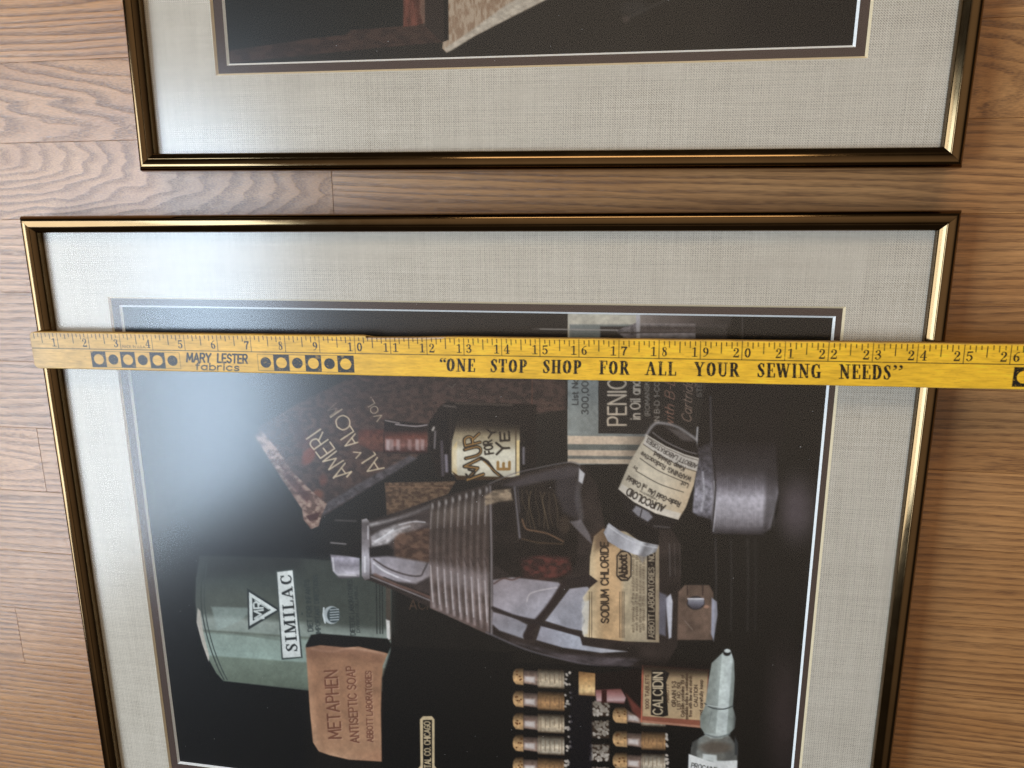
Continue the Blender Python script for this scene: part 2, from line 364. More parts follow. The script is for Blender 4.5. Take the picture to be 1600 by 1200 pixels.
def _sans():
    raw = {   # width; polylines on a 4 x 6 grid ('~' = smooth)
     'A': '4;0,0 2,6 4,0;.7,2 3.3,2', 'B': '3.4;0,0 0,6;~0,6 2.4,6 3.1,4.6 2.2,3.2 0,3.2;~0,3.2 2.6,3.2 3.4,1.6 2.4,0 0,0',
     'C': '3.8;~3.7,4.8 2.2,6 .5,5 0,3 .5,1 2.2,0 3.7,1.2', 'D': '3.7;0,0 0,6;~0,6 2.2,6 3.7,4.4 3.7,1.6 2.2,0 0,0',
     'E': '3;3,0 0,0 0,6 3,6;0,3.1 2.5,3.1', 'F': '3;0,0 0,6 3,6;0,3.1 2.4,3.1', 'G': '3.9;~3.7,4.9 2.2,6 .5,5 0,3 .5,1 2.2,0 3.8,1;3.8,1 3.8,2.8 2.2,2.8',
     'H': '3.4;0,0 0,6;3.4,0 3.4,6;0,3.1 3.4,3.1', 'I': '.4;.2,0 .2,6', 'J': '2;~2,6 2,1.5 1,0 0,.8', 'K': '3.3;0,0 0,6;3.2,6 0,2.6;1.2,3.6 3.3,0',
     'L': '2.7;0,6 0,0 2.7,0', 'M': '4.4;0,0 .3,6 2.2,1.5 4.1,6 4.4,0', 'N': '3.6;0,0 0,6 3.6,0 3.6,6', 'O': '4.2;~2.1,6 .5,5 0,3 .5,1 2.1,0 3.7,1 4.2,3 3.7,5 2.1,6',
     'P': '3.2;0,0 0,6;~0,6 2.4,6 3.2,4.5 2.4,3 0,3', 'Q': '4.2;~2.1,6 .5,5 0,3 .5,1 2.1,0 3.7,1 4.2,3 3.7,5 2.1,6;2.4,1.6 4.2,-.4',
     'R': '3.4;0,0 0,6;~0,6 2.4,6 3.2,4.5 2.4,3 0,3;1.6,3 3.4,0', 'S': '3.2;~3,5 1.7,6 .3,5 .6,3.6 2.5,2.7 3.2,1.4 1.7,0 0,1',
     'T': '3.4;0,6 3.4,6;1.7,6 1.7,0', 'U': '3.5;~0,6 0,2 .7,.4 1.75,0 2.8,.4 3.5,2 3.5,6', 'V': '3.8;0,6 1.9,0 3.8,6', 'W': '5.2;0,6 1.3,0 2.6,5 3.9,0 5.2,6',
     'X': '3.6;0,0 3.6,6;0,6 3.6,0', 'Y': '3.6;0,6 1.8,3 3.6,6;1.8,3 1.8,0', 'Z': '3.2;0,6 3.2,6 0,0 3.2,0',
     'a': '2.6;~2.4,3.2 1.2,4 0,2.8 0,1.2 1.2,0 2.4,.9;2.5,4 2.5,0', 'b': '2.6;0,0 0,6;~0,3.1 1.4,4 2.6,2.8 2.6,1.2 1.4,0 0,.9', 'c': '2.4;~2.4,3.2 1.2,4 0,2.8 0,1.2 1.2,0 2.4,.8',
     'd': '2.6;~2.5,3.1 1.2,4 0,2.8 0,1.2 1.2,0 2.5,.9;2.6,0 2.6,6', 'e': '2.6;~.1,2 2.6,2 2.4,3.3 1.3,4 0,2.8 0,1.2 1.3,0 2.5,.8', 'f': '1.6;~1.7,5.8 .7,5.6 .6,4 .6,0;0,4 1.5,4',
     'g': '2.6;~2.5,3.1 1.2,4 0,2.8 0,1.2 1.2,0 2.5,.9;~2.6,4 2.6,-.8 1.3,-1.9 0,-1.2', 'h': '2.4;0,0 0,6;~0,2.8 1.2,4 2.4,3 2.4,0', 'i': '.4;.2,0 .2,4;.2,5.4 .2,5.7', 'k': '2.3;0,0 0,6;2.1,4 0,1.8;.8,2.6 2.3,0',
     'l': '.4;.2,0 .2,6', 'm': '3.8;0,0 0,4;~0,3 1,4 1.9,3 1.9,0;~1.9,3 2.9,4 3.8,3 3.8,0', 'n': '2.4;0,0 0,4;~0,2.8 1.2,4 2.4,3 2.4,0', 'o': '2.8;~1.4,4 0,2.9 0,1.1 1.4,0 2.8,1.1 2.8,2.9 1.4,4',
     'p': '2.6;0,-2 0,4;~0,3.1 1.4,4 2.6,2.8 2.6,1.2 1.4,0 0,.9', 'r': '1.6;0,0 0,4;~0,2.6 .8,3.9 1.7,3.8', 's': '2.1;~2,3.4 1.1,4 .2,3.3 .5,2.3 1.7,1.7 2.1,.8 1.1,0 0,.6', 't': '1.5;~.5,5.4 .5,.8 1.5,.1;0,4 1.5,4',
     'u': '2.4;~0,4 0,1 1.2,0 2.4,1.2;2.4,4 2.4,0', 'v': '2.4;0,4 1.2,0 2.4,4', 'w': '3.6;0,4 .9,0 1.8,3.4 2.7,0 3.6,4', 'x': '2.2;0,0 2.2,4;0,4 2.2,0', 'y': '2.4;0,4 1.2,.2;2.4,4 .8,-1.8',
     '0': '3;~1.5,6 .3,5 0,3 .3,1 1.5,0 2.7,1 3,3 2.7,5 1.5,6', '1': '1.4;.1,4.8 1.2,6 1.2,0', '2': '2.8;~.1,4.6 1.4,6 2.7,4.8 2,2.8 0,0;0,0 2.9,0', '3': '2.8;~.2,5.4 1.6,6 2.6,4.8 1.4,3.2 2.8,1.7 1.4,0 0,.7',
     '5': '2.8;2.6,6 .4,6 .3,3.4;~.3,3.4 1.8,3.9 2.8,2.2 1.6,0 0,.5', '8': '2.8;~1.4,3.3 .3,4.6 1.4,6 2.5,4.6 1.4,3.3 0,1.6 1.4,0 2.8,1.6 1.4,3.3', '9': '2.8;~2.6,4.2 1.4,3 .1,4.4 1.4,6 2.7,4.8 2.4,1.6 1,0',
     '-': '1.6;.1,2.6 1.5,2.6', '.': '.5;.2,0 .25,.3', ',': '.6;.3,.4 .1,-.8', '(': '1;~.9,6.4 .1,3 .9,-.8', ')': '1;~.1,6.4 .9,3 .1,-.8', ':': '.5;.2,.4 .2,.7;.2,3 .2,3.3', '&': '3.4;~3.4,0 .6,4.4 1.2,6 2,5 0,1.8 1,0 3.2,2.4', '·': '.6;.2,2.6 .4,2.6'}
    F = {}
    for ch, d in raw.items():
        pr = d.split(';'); ls = []
        for q in pr[1:]:
            k = 'c' if q[0] == '~' else 'l'
            ls.append((k, None, [tuple(float(v)/6.0 for v in t.split(',')) for t in q.lstrip('~').split()]))
        F[ch] = (float(pr[0])/6.0, ls)
    return F
def _serif():
    T, N, S = 0.185, 0.085, 0.055
    stem = lambda x, w=T, a=0.0, b=1.0: [('l', w, [(x, a+w*.42), (x, b-w*.42)])]
    sf = lambda x, y, h=0.15: [('l', S, [(x-h, y+(S/2 if y < .5 else -S/2)), (x+h, y+(S/2 if y < .5 else -S/2))])]
    full = lambda x, w=T: stem(x, w)+sf(x, 0)+sf(x, 1)
    hb = lambda y, a, b, w=N: [('l', w, [(a, y), (b, y)])]
    F = {}
    F['I'] = (.36, full(.18))
    F['L'] = (.58, full(.19)+hb(.03, .2, .54, S)+[('l', N, [(.55, .03), (.56, .24)])])
    F['E'] = (.62, full(.19)+hb(.03, .2, .56, S)+hb(.97, .2, .54, S)+[('l', N, [(.58, .03), (.59, .25)]), ('l', N, [(.55, .97), (.56, .77)])]+hb(.51, .2, .42, S)+[('l', S, [(.43, .62), (.43, .40)])])
    F['F'] = (.58, full(.19)+hb(.97, .2, .54, S)+[('l', N, [(.55, .97), (.56, .74)])]+hb(.5, .2, .42, S)+[('l', S, [(.43, .62), (.43, .38)])])
    F['H'] = (.74, full(.18)+full(.58)+hb(.51, .2, .56, S))
    F['T'] = (.64, stem(.32)+sf(.32, 0)+hb(.97, .06, .58, S)+[('l', N, [(.05, .97), (.05, .74)]), ('l', N, [(.59, .97), (.59, .74)])])
    F['N'] = (.78, stem(.16, N)+sf(.16, 0)+[('l', S, [(.02, .97), (.22, .97)])]+[('l', T, [(.18, .9), (.6, .1)])]+stem(.63, N)+sf(.63, 1))
    F['O'] = (.72, [('c', T, [(.14, .5), (.17, .72), (.22, .84)]), ('c', T, [(.14, .5), (.17, .28), (.22, .16)]), ('c', T, [(.58, .5), (.55, .72), (.5, .84)]), ('c', T, [(.58, .5), (.55, .28), (.5, .16)]),
                    ('c', N, [(.2, .86), (.36, .96), (.52, .86)]), ('c', N, [(.2, .14), (.36, .04), (.52, .14)])])
    F['S'] = (.54, [('c', N, [(.45, .78), (.4, .92), (.26, .96), (.13, .86)]), ('c', T, [(.13, .78), (.2, .6), (.36, .44), (.42, .26)]), ('c', N, [(.42, .18), (.32, .05), (.16, .05), (.07, .22)]), ('l', S, [(.47, .96), (.46, .72)]), ('l', S, [(.06, .04), (.06, .28)])])
    F['P'] = (.62, full(.19)+[('c', N, [(.2, .96), (.38, .97), (.46, .92)]), ('c', T, [(.48, .86), (.52, .73), (.47, .58)]), ('c', N, [(.46, .52), (.38, .46), (.2, .47)])])
    F['R'] = (.72, full(.19)+[('c', N, [(.2, .96), (.38, .97), (.46, .92)]), ('c', T, [(.48, .87), (.51, .75), (.47, .62)]), ('c', N, [(.46, .55), (.36, .5), (.2, .5)]), ('l', T, [(.4, .46), (.58, .1)]), ('l', S, [(.54, .03), (.72, .03)])])
    F['A'] = (.76, [('l', N, [(.12, .03), (.36, .95)]), ('l', T, [(.39, .88), (.6, .1)]), ('l', S, [(.2, .33), (.52, .33)])]+sf(.11, 0, .12)+sf(.61, 0, .15))
    F['Y'] = (.72, [('l', T, [(.14, .92), (.33, .5)]), ('l', N, [(.6, .96), (.38, .48)])]+stem(.36, T, 0, .55)+sf(.36, 0)+sf(.14, 1, .14)+sf(.6, 1, .12))
    F['U'] = (.72, [('l', T, [(.17, .92), (.17, .3)]), ('c', N+.03, [(.17, .28), (.22, .1), (.37, .04), (.52, .1), (.56, .28)]), ('l', N, [(.57, .96), (.57, .26)])]+sf(.17, 1)+sf(.57, 1, .13))
    F['W'] = (1.0, [('l', T, [(.12, .92), (.29, .1)]), ('l', N, [(.3, .05), (.48, .95)]), ('l', T, [(.47, .9), (.66, .1)]), ('l', N, [(.68, .05), (.86, .95)])]+sf(.12, 1, .13)+sf(.47, 1, .12)+sf(.88, 1, .12))
    F['G'] = (.74, [('c', N, [(.58, .75), (.5, .92), (.36, .96), (.22, .86)]), ('c', T, [(.2, .84), (.14, .64), (.14, .36), (.2, .16)]), ('c', N, [(.22, .12), (.36, .04), (.52, .1)]), ('l', S, [(.6, .96), (.6, .7)]), ('l', T, [(.57, .1), (.57, .36)]), ('l', S, [(.42, .42), (.7, .42)])])
    F['D'] = (.72, full(.19)+[('c', N, [(.2, .96), (.4, .95), (.5, .86)]), ('c', T, [(.5, .84), (.58, .62), (.58, .38), (.5, .16)]), ('c', N, [(.5, .14), (.4, .05), (.2, .04)])])
    F['M'] = (.9, stem(.14, N)+sf(.14, 0)+[('l', T, [(.18, .92), (.4, .1)]), ('l', N, [(.43, .08), (.68, .95)])]+full(.73))
    F['C'] = (.66, [('c', N, [(.56, .72), (.5, .9), (.36, .96), (.22, .86)]), ('c', T, [(.2, .84), (.14, .64), (.14, .36), (.2, .16)]), ('c', N, [(.22, .12), (.36, .04), (.5, .09), (.58, .26)]), ('l', S, [(.58, .96), (.58, .68)])])
    F['“'] = (.34, [('l', .16, [(.08, .8), (.1, .78)]), ('c', .06, [(.05, .8), (.06, .92), (.14, .98)]), ('l', .16, [(.25, .8), (.27, .78)]), ('c', .06, [(.22, .8), (.23, .92), (.31, .98)])])
    F['”'] = (.34, [('l', .16, [(.08, .92), (.1, .9)]), ('c', .06, [(.13, .9), (.11, .76), (.03, .68)]), ('l', .16, [(.26, .92), (.28, .9)]), ('c', .06, [(.31, .9), (.29, .76), (.21, .68)])])
    t, m, u = .15, .10, .07
    F['0'] = (.52, [('c', t, [(.1, .5), (.12, .72), (.18, .88)]), ('c', t, [(.1, .5), (.12, .28), (.18, .12)]), ('c', t, [(.42, .5), (.4, .72), (.34, .88)]), ('c', t, [(.42, .5), (.4, .28), (.34, .12)]), ('c', u, [(.17, .9), (.26, .97), (.35, .9)]), ('c', u, [(.17, .1), (.26, .03), (.35, .1)])])
    F['1'] = (.4, [('l', t, [(.22, .06), (.22, .92)]), ('l', u, [(.07, .03), (.37, .03)]), ('l', u, [(.08, .84), (.22, .95)])])
    F['2'] = (.52, [('l', .15, [(.1, .74), (.12, .73)]), ('c', u, [(.08, .76), (.14, .93), (.26, .97), (.36, .9)]), ('c', t, [(.37, .86), (.39, .68), (.3, .48)]), ('c', u, [(.3, .5), (.16, .26), (.06, .06)]), ('l', t, [(.1, .07), (.4, .07)]), ('l', u, [(.44, .06), (.46, .24)])])
    F['3'] = (.5, [('l', .14, [(.1, .8), (.11, .79)]), ('c', u, [(.08, .82), (.2, .97), (.32, .92)]), ('c', m+.03, [(.33, .88), (.35, .7), (.26, .56)]), ('l', u, [(.16, .53), (.28, .54)]), ('c', t, [(.3, .5), (.4, .32), (.34, .13)]), ('c', u, [(.32, .1), (.2, .02), (.07, .14)]), ('l', .14, [(.09, .18), (.1, .17)])])
    F['4'] = (.56, [('l', t, [(.36, .05), (.36, .95)]), ('l', u, [(.36, .95), (.05, .32)]), ('l', u, [(.05, .3), (.52, .3)]), ('l', u, [(.22, .03), (.5, .03)])])
    F['5'] = (.5, [('l', m+.03, [(.12, .9), (.4, .93)]), ('l', u, [(.12, .92), (.09, .52)]), ('c', u, [(.09, .52), (.2, .6), (.3, .58)]), ('c', t, [(.32, .54), (.4, .34), (.34, .13)]), ('c', u, [(.32, .1), (.2, .02), (.07, .14)]), ('l', .13, [(.09, .17), (.1, .16)])])
    F['6'] = (.52, [('c', u, [(.4, .95), (.26, .88), (.16, .7)]), ('c', t, [(.14, .66), (.1, .42), (.15, .16)]), ('c', u, [(.16, .12), (.26, .03), (.36, .1)]), ('c', t, [(.37, .13), (.41, .3), (.36, .47)]), ('c', u, [(.36, .5), (.26, .57), (.14, .44)])])
    F['7'] = (.5, [('l', m+.05, [(.1, .9), (.44, .9)]), ('l', u, [(.08, .95), (.08, .74)]), ('c', t, [(.42, .84), (.28, .5), (.22, .07)])])
    F['8'] = (.52, [('c', t, [(.16, .86), (.18, .66), (.36, .44), (.38, .16)]), ('c', u, [(.17, .9), (.26, .97), (.36, .9), (.37, .7), (.18, .46), (.12, .22)]), ('c', u, [(.12, .2), (.17, .06), (.27, .03), (.37, .12)])])
    F['9'] = (.52, [('c', u, [(.12, .05), (.26, .12), (.36, .3)]), ('c', t, [(.38, .34), (.42, .58), (.37, .84)]), ('c', u, [(.36, .88), (.26, .97), (.16, .9)]), ('c', t, [(.15, .87), (.11, .7), (.16, .53)]), ('c', u, [(.16, .5), (.26, .43), (.38, .56)])])
    return F
SANS = _sans(); SERIF = _serif()
def grid_mesh(name, GX, GY, GZ, paint, extra=None):
    """a sheet of cells whose vertices carry the printed colour (GX.. in inches, shape rows x cols)"""
    r, c = GX.shape; me = bpy.data.meshes.new(name)
    V = np.stack([GX, GY, np.broadcast_to(GZ, GX.shape)], -1).reshape(-1, 3)*IN
    idx = np.arange(r*c).reshape(r, c)
    Q = np.stack([idx[:-1, :-1], idx[1:, :-1], idx[1:, 1:], idx[:-1, 1:]], -1).reshape(-1, 4)     # rows run from top to bottom
    me.vertices.add(len(V)); me.vertices.foreach_set('co', V.astype(np.float32).ravel())
    me.loops.add(Q.size); me.loops.foreach_set('vertex_index', Q.astype(np.int32).ravel())
    me.polygons.add(len(Q)); me.polygons.foreach_set('loop_start', np.arange(0, Q.size, 4, dtype=np.int32))
    me.update(calc_edges=True)
    def attr(nm, a):
        if a.ndim == 3:
            t = me.attributes.new(nm, 'FLOAT_COLOR', 'POINT')
            t.data.foreach_set('color', np.concatenate([a, np.ones(a.shape[:2]+(1,))], -1).astype(np.float32).ravel())
        else:
            t = me.attributes.new(nm, 'FLOAT', 'POINT'); t.data.foreach_set('value', a.astype(np.float32).ravel())
    attr('paint', paint)
    for k, a in (extra or {}).items(): attr(k, a)
    return me

# ------------------------------------------------------------------ colour helpers for the painter (photo pixels, 0..255 sRGB)
def tex(c, amp=0.25, sx=8.0, sy=8.0, seed=0, c2=None):
    c = np.asarray(c, float)/255.0
    def f(x, y):
        t = fbm(x/sx, y/sy, seed)
        if c2 is not None:
            k = np.clip((t-0.35)/0.3, 0, 1)[..., None]; return c*(1-k)+np.asarray(c2, float)/255.0*k
        return c*(1+amp*2*(t-0.5))[..., None]
    return f
def ramp(dx, dy, stops, amp=0.0, s=6.0, seed=3):
    """gradient along the direction (dx, dy): stops = (position in px along it, colour)"""
    ps = [q[0] for q in stops]; cs = np.array([q[1] for q in stops], float)/255.0
    def f(x, y):
        t = x*dx+y*dy; c = np.stack([np.interp(t, ps, cs[:, k]) for k in range(3)], -1)
        if amp: c = c*(1+amp*2*(fbm(x/s, y/s, seed)-0.5))[..., None]
        return c
    return f

def soften(a):
    for ax in (0, 1): a = 0.76*a+0.12*np.roll(a, 1, ax)+0.12*np.roll(a, -1, ax)
    return a
def paint_still_life(X, Y):
    img = np.zeros(X.shape+(3,)); C = Canvas(X, Y, img)
    # dark background of the studio picture
    base = np.array([23, 21, 19.0])/255
    img[:] = base*(0.86+0.28*fbm(X/90, Y/90, 5))[..., None]
    C.ell(640, 560, 330, 130, (44, 38, 33), soft=130, alpha=.8)
    C.poly([(200, 820), (330, 850), (480, 830), (560, 930), (480, 1020), (470, 1250), (200, 1250)], (11, 12, 15), soft=60)
    C.ell(1245, 795, 26, 44, (92, 82, 86), soft=44, alpha=.85); C.ell(1225, 1120, 24, 90, (62, 50, 50), soft=46, alpha=.7)
    P, T, E, LN = C.poly, C.text, C.ell, C.line; rs0 = random.Random(8)
    # cream tag and syringe above the ruler, carton below it
    P([(887, 480), (1002, 480), (1000, 700), (887, 700)], tex((188, 182, 166), .12, 9, 7, 2))
    P([(890, 507), (1000, 507), (1000, 560), (889, 560)], (122, 128, 126), soft=3)
    P([(938, 510), (1000, 510), (1000, 560), (938, 560)], (52, 48, 46), soft=3)
    LN([(838, 514), (968, 516)], 1.6, (176, 172, 168)); LN([(832, 514), (842, 515)], 2.6, (70, 66, 62))
    P([(1000, 480), (1148, 480), (1140, 512), (1000, 508)], ramp(1, 0, [(1000, (128, 118, 112)), (1060, (92, 82, 78)), (1150, (40, 36, 34))]), soft=3)
    P([(962, 517), (984, 508), (1000, 502), (1000, 530), (975, 528)], tex((112, 106, 108), .5, 4, 3, 3))
    P([(1000, 505), (1087, 506), (1087, 530), (1000, 530)], ramp(0, 1, [(505, (150, 142, 140)), (512, (66, 58, 56)), (519, (98, 88, 88)), (521, (150, 144, 146)), (530, (96, 92, 94))], .2))
    P([(994, 492), (1000, 492), (1000, 530), (994, 530)], (170, 166, 168)); P([(1087, 506), (1136, 506), (1136, 530), (1087, 530)], (74, 68, 66), soft=4, alpha=.6)
    LN([(968, 520), (1110, 519)], 2, (60, 54, 54)); LN([(1160, 495), (1160, 528)], 2, (66, 62, 60))
    # penicillin carton
    P([(887, 560), (1094, 560), (1088, 724), (887, 726)], ramp(1, 0, [(887, (142, 146, 141)), (980, (112, 114, 111)), (1090, (40, 38, 37))], .1, 5))
    P([(935, 560), (1128, 560), (1110, 680), (935, 677)], (34, 31, 29))
    for a, b, c in ((681, 694, (206, 184, 160)), (694, 703, (104, 106, 100)), (703, 712, (200, 178, 154)), (712, 717, (112, 110, 104)), (717, 724, (196, 176, 152))):
        P([(887, a), (1010, a+1), (1006, b+1), (887, b)], ramp(1, 0, [(887, c), (960, c), (1010, [v*.55 for v in c])], .08, 3), soft=1.4)
    T('PENICILLIN', (978, 664), (978, 530), 28, (196, 178, 156), .11); T('in Oil and Wax', (1000, 655), (1000, 560), 15, (190, 176, 158), .15)
    T('(ROMANSKY', (1015, 650), (1014, 588), 7, (150, 140, 128), .15); T('IN B-D 1-CC', (1030, 660), (1030, 596), 7.5, (150, 138, 126), .17)
    T('with B-D', (1052, 668), (1054, 590), 14, (150, 106, 88), .09, slant=.3); T('Cartridge', (1080, 660), (1083, 585), 15, (142, 116, 100), .09, slant=.35)
    T('STER', (1096, 620), (1096, 590), 7, (120, 112, 104), .15); E(1112, 605, 12, 19, (84, 66, 58), soft=3, alpha=.8); T('AB', (1116, 616), (1116, 596), 9, (40, 34, 32), .2)
    T('List No. 6', (903, 632), (903, 580), 9, (44, 46, 46), .17); T('300,000', (919, 647), (919, 585), 10, (44, 46, 46), .16)
    # leather book with gilt title, lying at an angle
    P([(402, 668), (470, 628), (610, 560), (860, 560), (884, 600), (884, 640), (700, 665), (650, 715), (492, 815)], tex((54, 42, 38), .6, 7, 4.5, 21, c2=(80, 60, 53)), soft=5)
    for cx, cy, rx, ry, ro, c, a in ((482, 712, 9, 15, .5, (132, 62, 40), .7), (505, 750, 6, 9, 0, (110, 58, 44), .6), (497, 772, 8, 7, .3, (126, 72, 50), .7), (475, 690, 7, 12, .4, (96, 52, 42), .6), (560, 690, 12, 20, .5, (84, 60, 52), .3)):
        E(cx, cy, rx, ry, c, ro, soft=7, alpha=a)
    P([(492, 812), (600, 748), (652, 716), (640, 712), (560, 756), (510, 786)], tex((80, 76, 80), .5, 5, 4, 8), soft=6, alpha=.8)
    P([(398, 682), (408, 672), (432, 700), (458, 738), (490, 770), (511, 787), (503, 805), (498, 822), (486, 827), (474, 812), (472, 796), (440, 748)], tex((160, 134, 120), .35, 7, 5, 4, c2=(92, 66, 56)), soft=2.5)
    P([(440, 728), (486, 775), (480, 786), (452, 756)], (70, 38, 34), soft=7, alpha=.75); P([(478, 806), (500, 800), (496, 812), (484, 814)], (66, 34, 28), soft=3)
    P([(452, 660), (470, 655), (478, 690), (470, 700)], (60, 40, 38), soft=8, alpha=.7)
    gold = (208, 188, 158)
    T('AMERI', (549, 737), (499, 668), 27, gold, .075, slant=.02); T('C', (494, 662), (486, 650), 22, (110, 90, 78), .07, alpha=.5)
    for (a, b) in (((549, 737), (542, 745)), ((521, 747), (526, 741))): LN([a, b], 2.5, gold)
    T('AL', (600, 731), (578, 697), 25, gold, .085); T('v', (566, 712), (561, 700), 16, gold, .1)
    T('AL', (563, 690), (546, 664), 24, gold, .08); T('OI', (551, 663), (532, 636), 22, gold, .08); T('M', (534, 640), (524, 628), 18, (140, 122, 106), .08, alpha=.6)
    T('VOL.', (599, 653), (579, 619), 12, (196, 178, 150), .09)
    LN([(515, 650), (527, 642)], 2, (120, 104, 90)); LN([(700, 602), (706, 606), (712, 600)], 1.4, (110, 92, 80))
    for k in range(7): LN([(845+k*5, 598), (850+k*5, 612+k*4), (846+k*4, 640)], 1.0, (96, 72, 56), alpha=.35)
    LN([(832, 560), (831, 640)], 1.5, (120, 70, 52), alpha=.6)
    # eye-drop bottle
    P([(560, 672), (600, 671), (600, 706), (584, 706), (560, 694)], ramp(0, 1, [(668, (70, 36, 30)), (690, (104, 64, 52)), (706, (74, 46, 40))], .3, 5), soft=4)
    P([(600, 656), (668, 662), (668, 710), (600, 708)], ramp(0, 1, [(655, (24, 18, 17)), (672, (34, 22, 20)), (682, (104, 60, 50)), (696, (130, 90, 82)), (704, (70, 40, 36)), (710, (26, 20, 20))], .25, 5), soft=2.5)
    for x, a in ((606, .8), (612, .5), (622, .55), (640, .35), (652, .6), (660, .5)): P([(x-3, 686), (x+3, 687), (x+3, 704), (x-3, 703)], (196, 178, 176), soft=4, alpha=a)
    LN([(602, 657), (612, 659), (624, 661)], 2, (132, 122, 118)); LN([(618, 663), (650, 666), (672, 663)], 2.2, (150, 140, 138), curve=True); LN([(600, 676), (600, 706)], 1.5, (40, 26, 24))
    P([(668, 664), (688, 634), (700, 628), (838, 632), (838, 748), (700, 752), (684, 744), (672, 712)], tex((24, 18, 16), .5, 12, 10, 6), soft=4)
    for a, b, w, c in (((678, 668), (676, 672), 3, (210, 200, 190)), ((680, 674), (679, 700), 3, (120, 112, 112)), ((690, 690), (692, 742), 5, (74, 66, 70)), ((697, 712), (698, 736), 5, (126, 118, 126)), ((704, 640), (704, 700), 2, (58, 48, 42)), ((694, 634), (712, 636), 3, (94, 84, 78)), ((712, 630), (800, 633), 2.4, (82, 70, 60)), ((740, 644), (800, 646), 2, (52, 44, 40))):
        LN([a, b], w, c, soft=3)
    P([(706, 690), (713, 662), (716, 652), (812, 664), (813, 748), (716, 747), (706, 740)], ramp(0, 1, [(650, (36, 29, 24)), (664, (78, 66, 52)), (682, (156, 140, 112)), (705, (206, 196, 170)), (750, (196, 188, 168))], .1, 8), soft=2)
    P([(706, 700), (714, 690), (714, 742), (706, 738)], (222, 190, 130), soft=3, alpha=.7); P([(706, 736), (716, 743), (812, 746), (812, 750), (714, 750)], (60, 42, 24), soft=2)
    bk = (40, 33, 26); gd = (150, 112, 62)
    P([(708, 700), (812, 704), (812, 736), (708, 732)], (232, 226, 206), soft=16, alpha=.6); P([(806, 688), (812, 688), (812, 742), (806, 742)], (232, 202, 140), soft=3, alpha=.8)
    for dx, c, w in ((0, bk, .22), (.6, gd, .09)):
        T('M', (755+dx, 741), (750+dx, 713), 27, c, w, slant=-.18); T('U', (752+dx, 710), (750+dx, 694), 25, c, w, slant=-.14); T('R', (750+dx, 691), (748+dx, 675), 24, c, w, slant=-.12)
    LN([(728, 741), (734, 746), (742, 738), (732, 734)], 3, bk, curve=True); LN([(752, 716), (762, 722), (772, 736), (785, 746)], 5, bk, soft=1.5); LN([(756, 721), (766, 730), (780, 743)], 1.6, gd)
    T('FOR', (771, 708), (768, 687), 13, bk, .2); T('Y', (776, 682), (773, 666), 13, bk, .2)
    T('E', (796, 733), (796, 720), 18, gd, .24); T('Y', (796, 709), (795, 688), 20, bk, .17); T('E', (796, 688), (795, 672), 14, bk, .22)
    P([(700, 640), (830, 645), (830, 676), (700, 668)], (30, 24, 20), soft=22, alpha=.75)
    P([(812, 690), (822, 690), (822, 748), (812, 748)], (22, 18, 16), soft=2); LN([(818, 700), (818, 724)], 4, (110, 104, 108), soft=3)
    LN([(806, 668), (806, 740)], 1.5, (60, 46, 34))
    # scuffed brown book behind the flask
    P([(601, 754), (712, 752), (700, 772), (672, 786), (640, 800), (605, 815)], tex((112, 88, 68), .5, 5, 3.5, 31, c2=(72, 54, 42)), soft=2)
    LN([(603, 760), (700, 762)], 1.6, (146, 112, 86), alpha=.6)
    # tin can
    can = [(312, 868), (306, 905), (305, 940), (308, 970), (316, 1003), (326, 1030), (338, 1052), (349, 1064), (490, 1080), (610, 1080), (612, 900), (560, 880), (470, 872)]
    P(can, ramp(-.07, 1, [(830, (22, 26, 27)), (880, (56, 66, 64)), (905, (72, 80, 74)), (930, (80, 88, 81)), (936, (92, 102, 94)), (944, (164, 176, 168)), (960, (150, 164, 156)), (963, (104, 114, 103)), (968, (158, 178, 168)), (1000, (166, 190, 180)), (1003, (122, 138, 124)), (1040, (104, 118, 104)), (1052, (44, 50, 48))], .04, 20), soft=2.5)
    P([(470, 872), (612, 878), (612, 985), (560, 985), (480, 978)], (56, 64, 60), soft=26, alpha=.75)
    P([(320, 870), (470, 860), (470, 884), (315, 905)], (26, 30, 32), soft=26, alpha=.8)
    LN([(318, 880), (314, 930), (318, 970), (328, 1010), (340, 1042), (350, 1062)], 1.8, (44, 54, 54), curve=True); LN([(323, 880), (319, 930), (323, 970), (333, 1010), (345, 1042), (355, 1062)], 1.6, (50, 62, 62), curve=True)
    P([(309, 950), (313, 955), (318, 990), (327, 1025), (326, 1034), (316, 1006), (307, 972)], (214, 206, 194), soft=2.5)
    P([(330, 948), (400, 950), (372, 972), (340, 985)], (172, 192, 187), soft=5, alpha=.6); LN([(372, 990), (440, 1000)], 3, (104, 116, 106), soft=3, alpha=.6)
    P(can, (88, 84, 74), soft=2, alpha=.24)
    tri = [(386, 919), (388, 984), (439, 953)]
    P(tri, (40, 46, 46)); P([(389, 925), (390, 978), (433, 953)], (208, 214, 210)); P([(394, 934), (395, 970), (423, 953)], (40, 46, 46)); T('MR', (412, 966), (410, 938), 14, (200, 206, 202), .2); LN([(398, 938), (420, 952)], 1.4, (200, 206, 202))
    P([(431, 892), (459, 889), (473, 1028), (440, 1031)], (70, 78, 76)); P([(433, 894), (457, 891), (470, 1026), (442, 1028)], tex((220, 224, 220), .04, 10, 10, 1))
    T('SIMILAC', (465, 1018), (455, 897), 17.5, (34, 38, 40), .2, font='serif')
    dk = (46, 54, 54)
    T('DIET FOR INFANTS', (489, 986), (483, 905), 7.5, dk, .17); T('IMPORTANT DIRECTIONS', (501, 990), (496, 898), 7, dk, .16)
    T('DIETETIC LABORATORIES', (555, 992), (550, 905), 7, (40, 46, 46), .16); T('DIVISION COLUMBUS', (562, 988), (558, 915), 4.5, (40, 46, 46), .16)
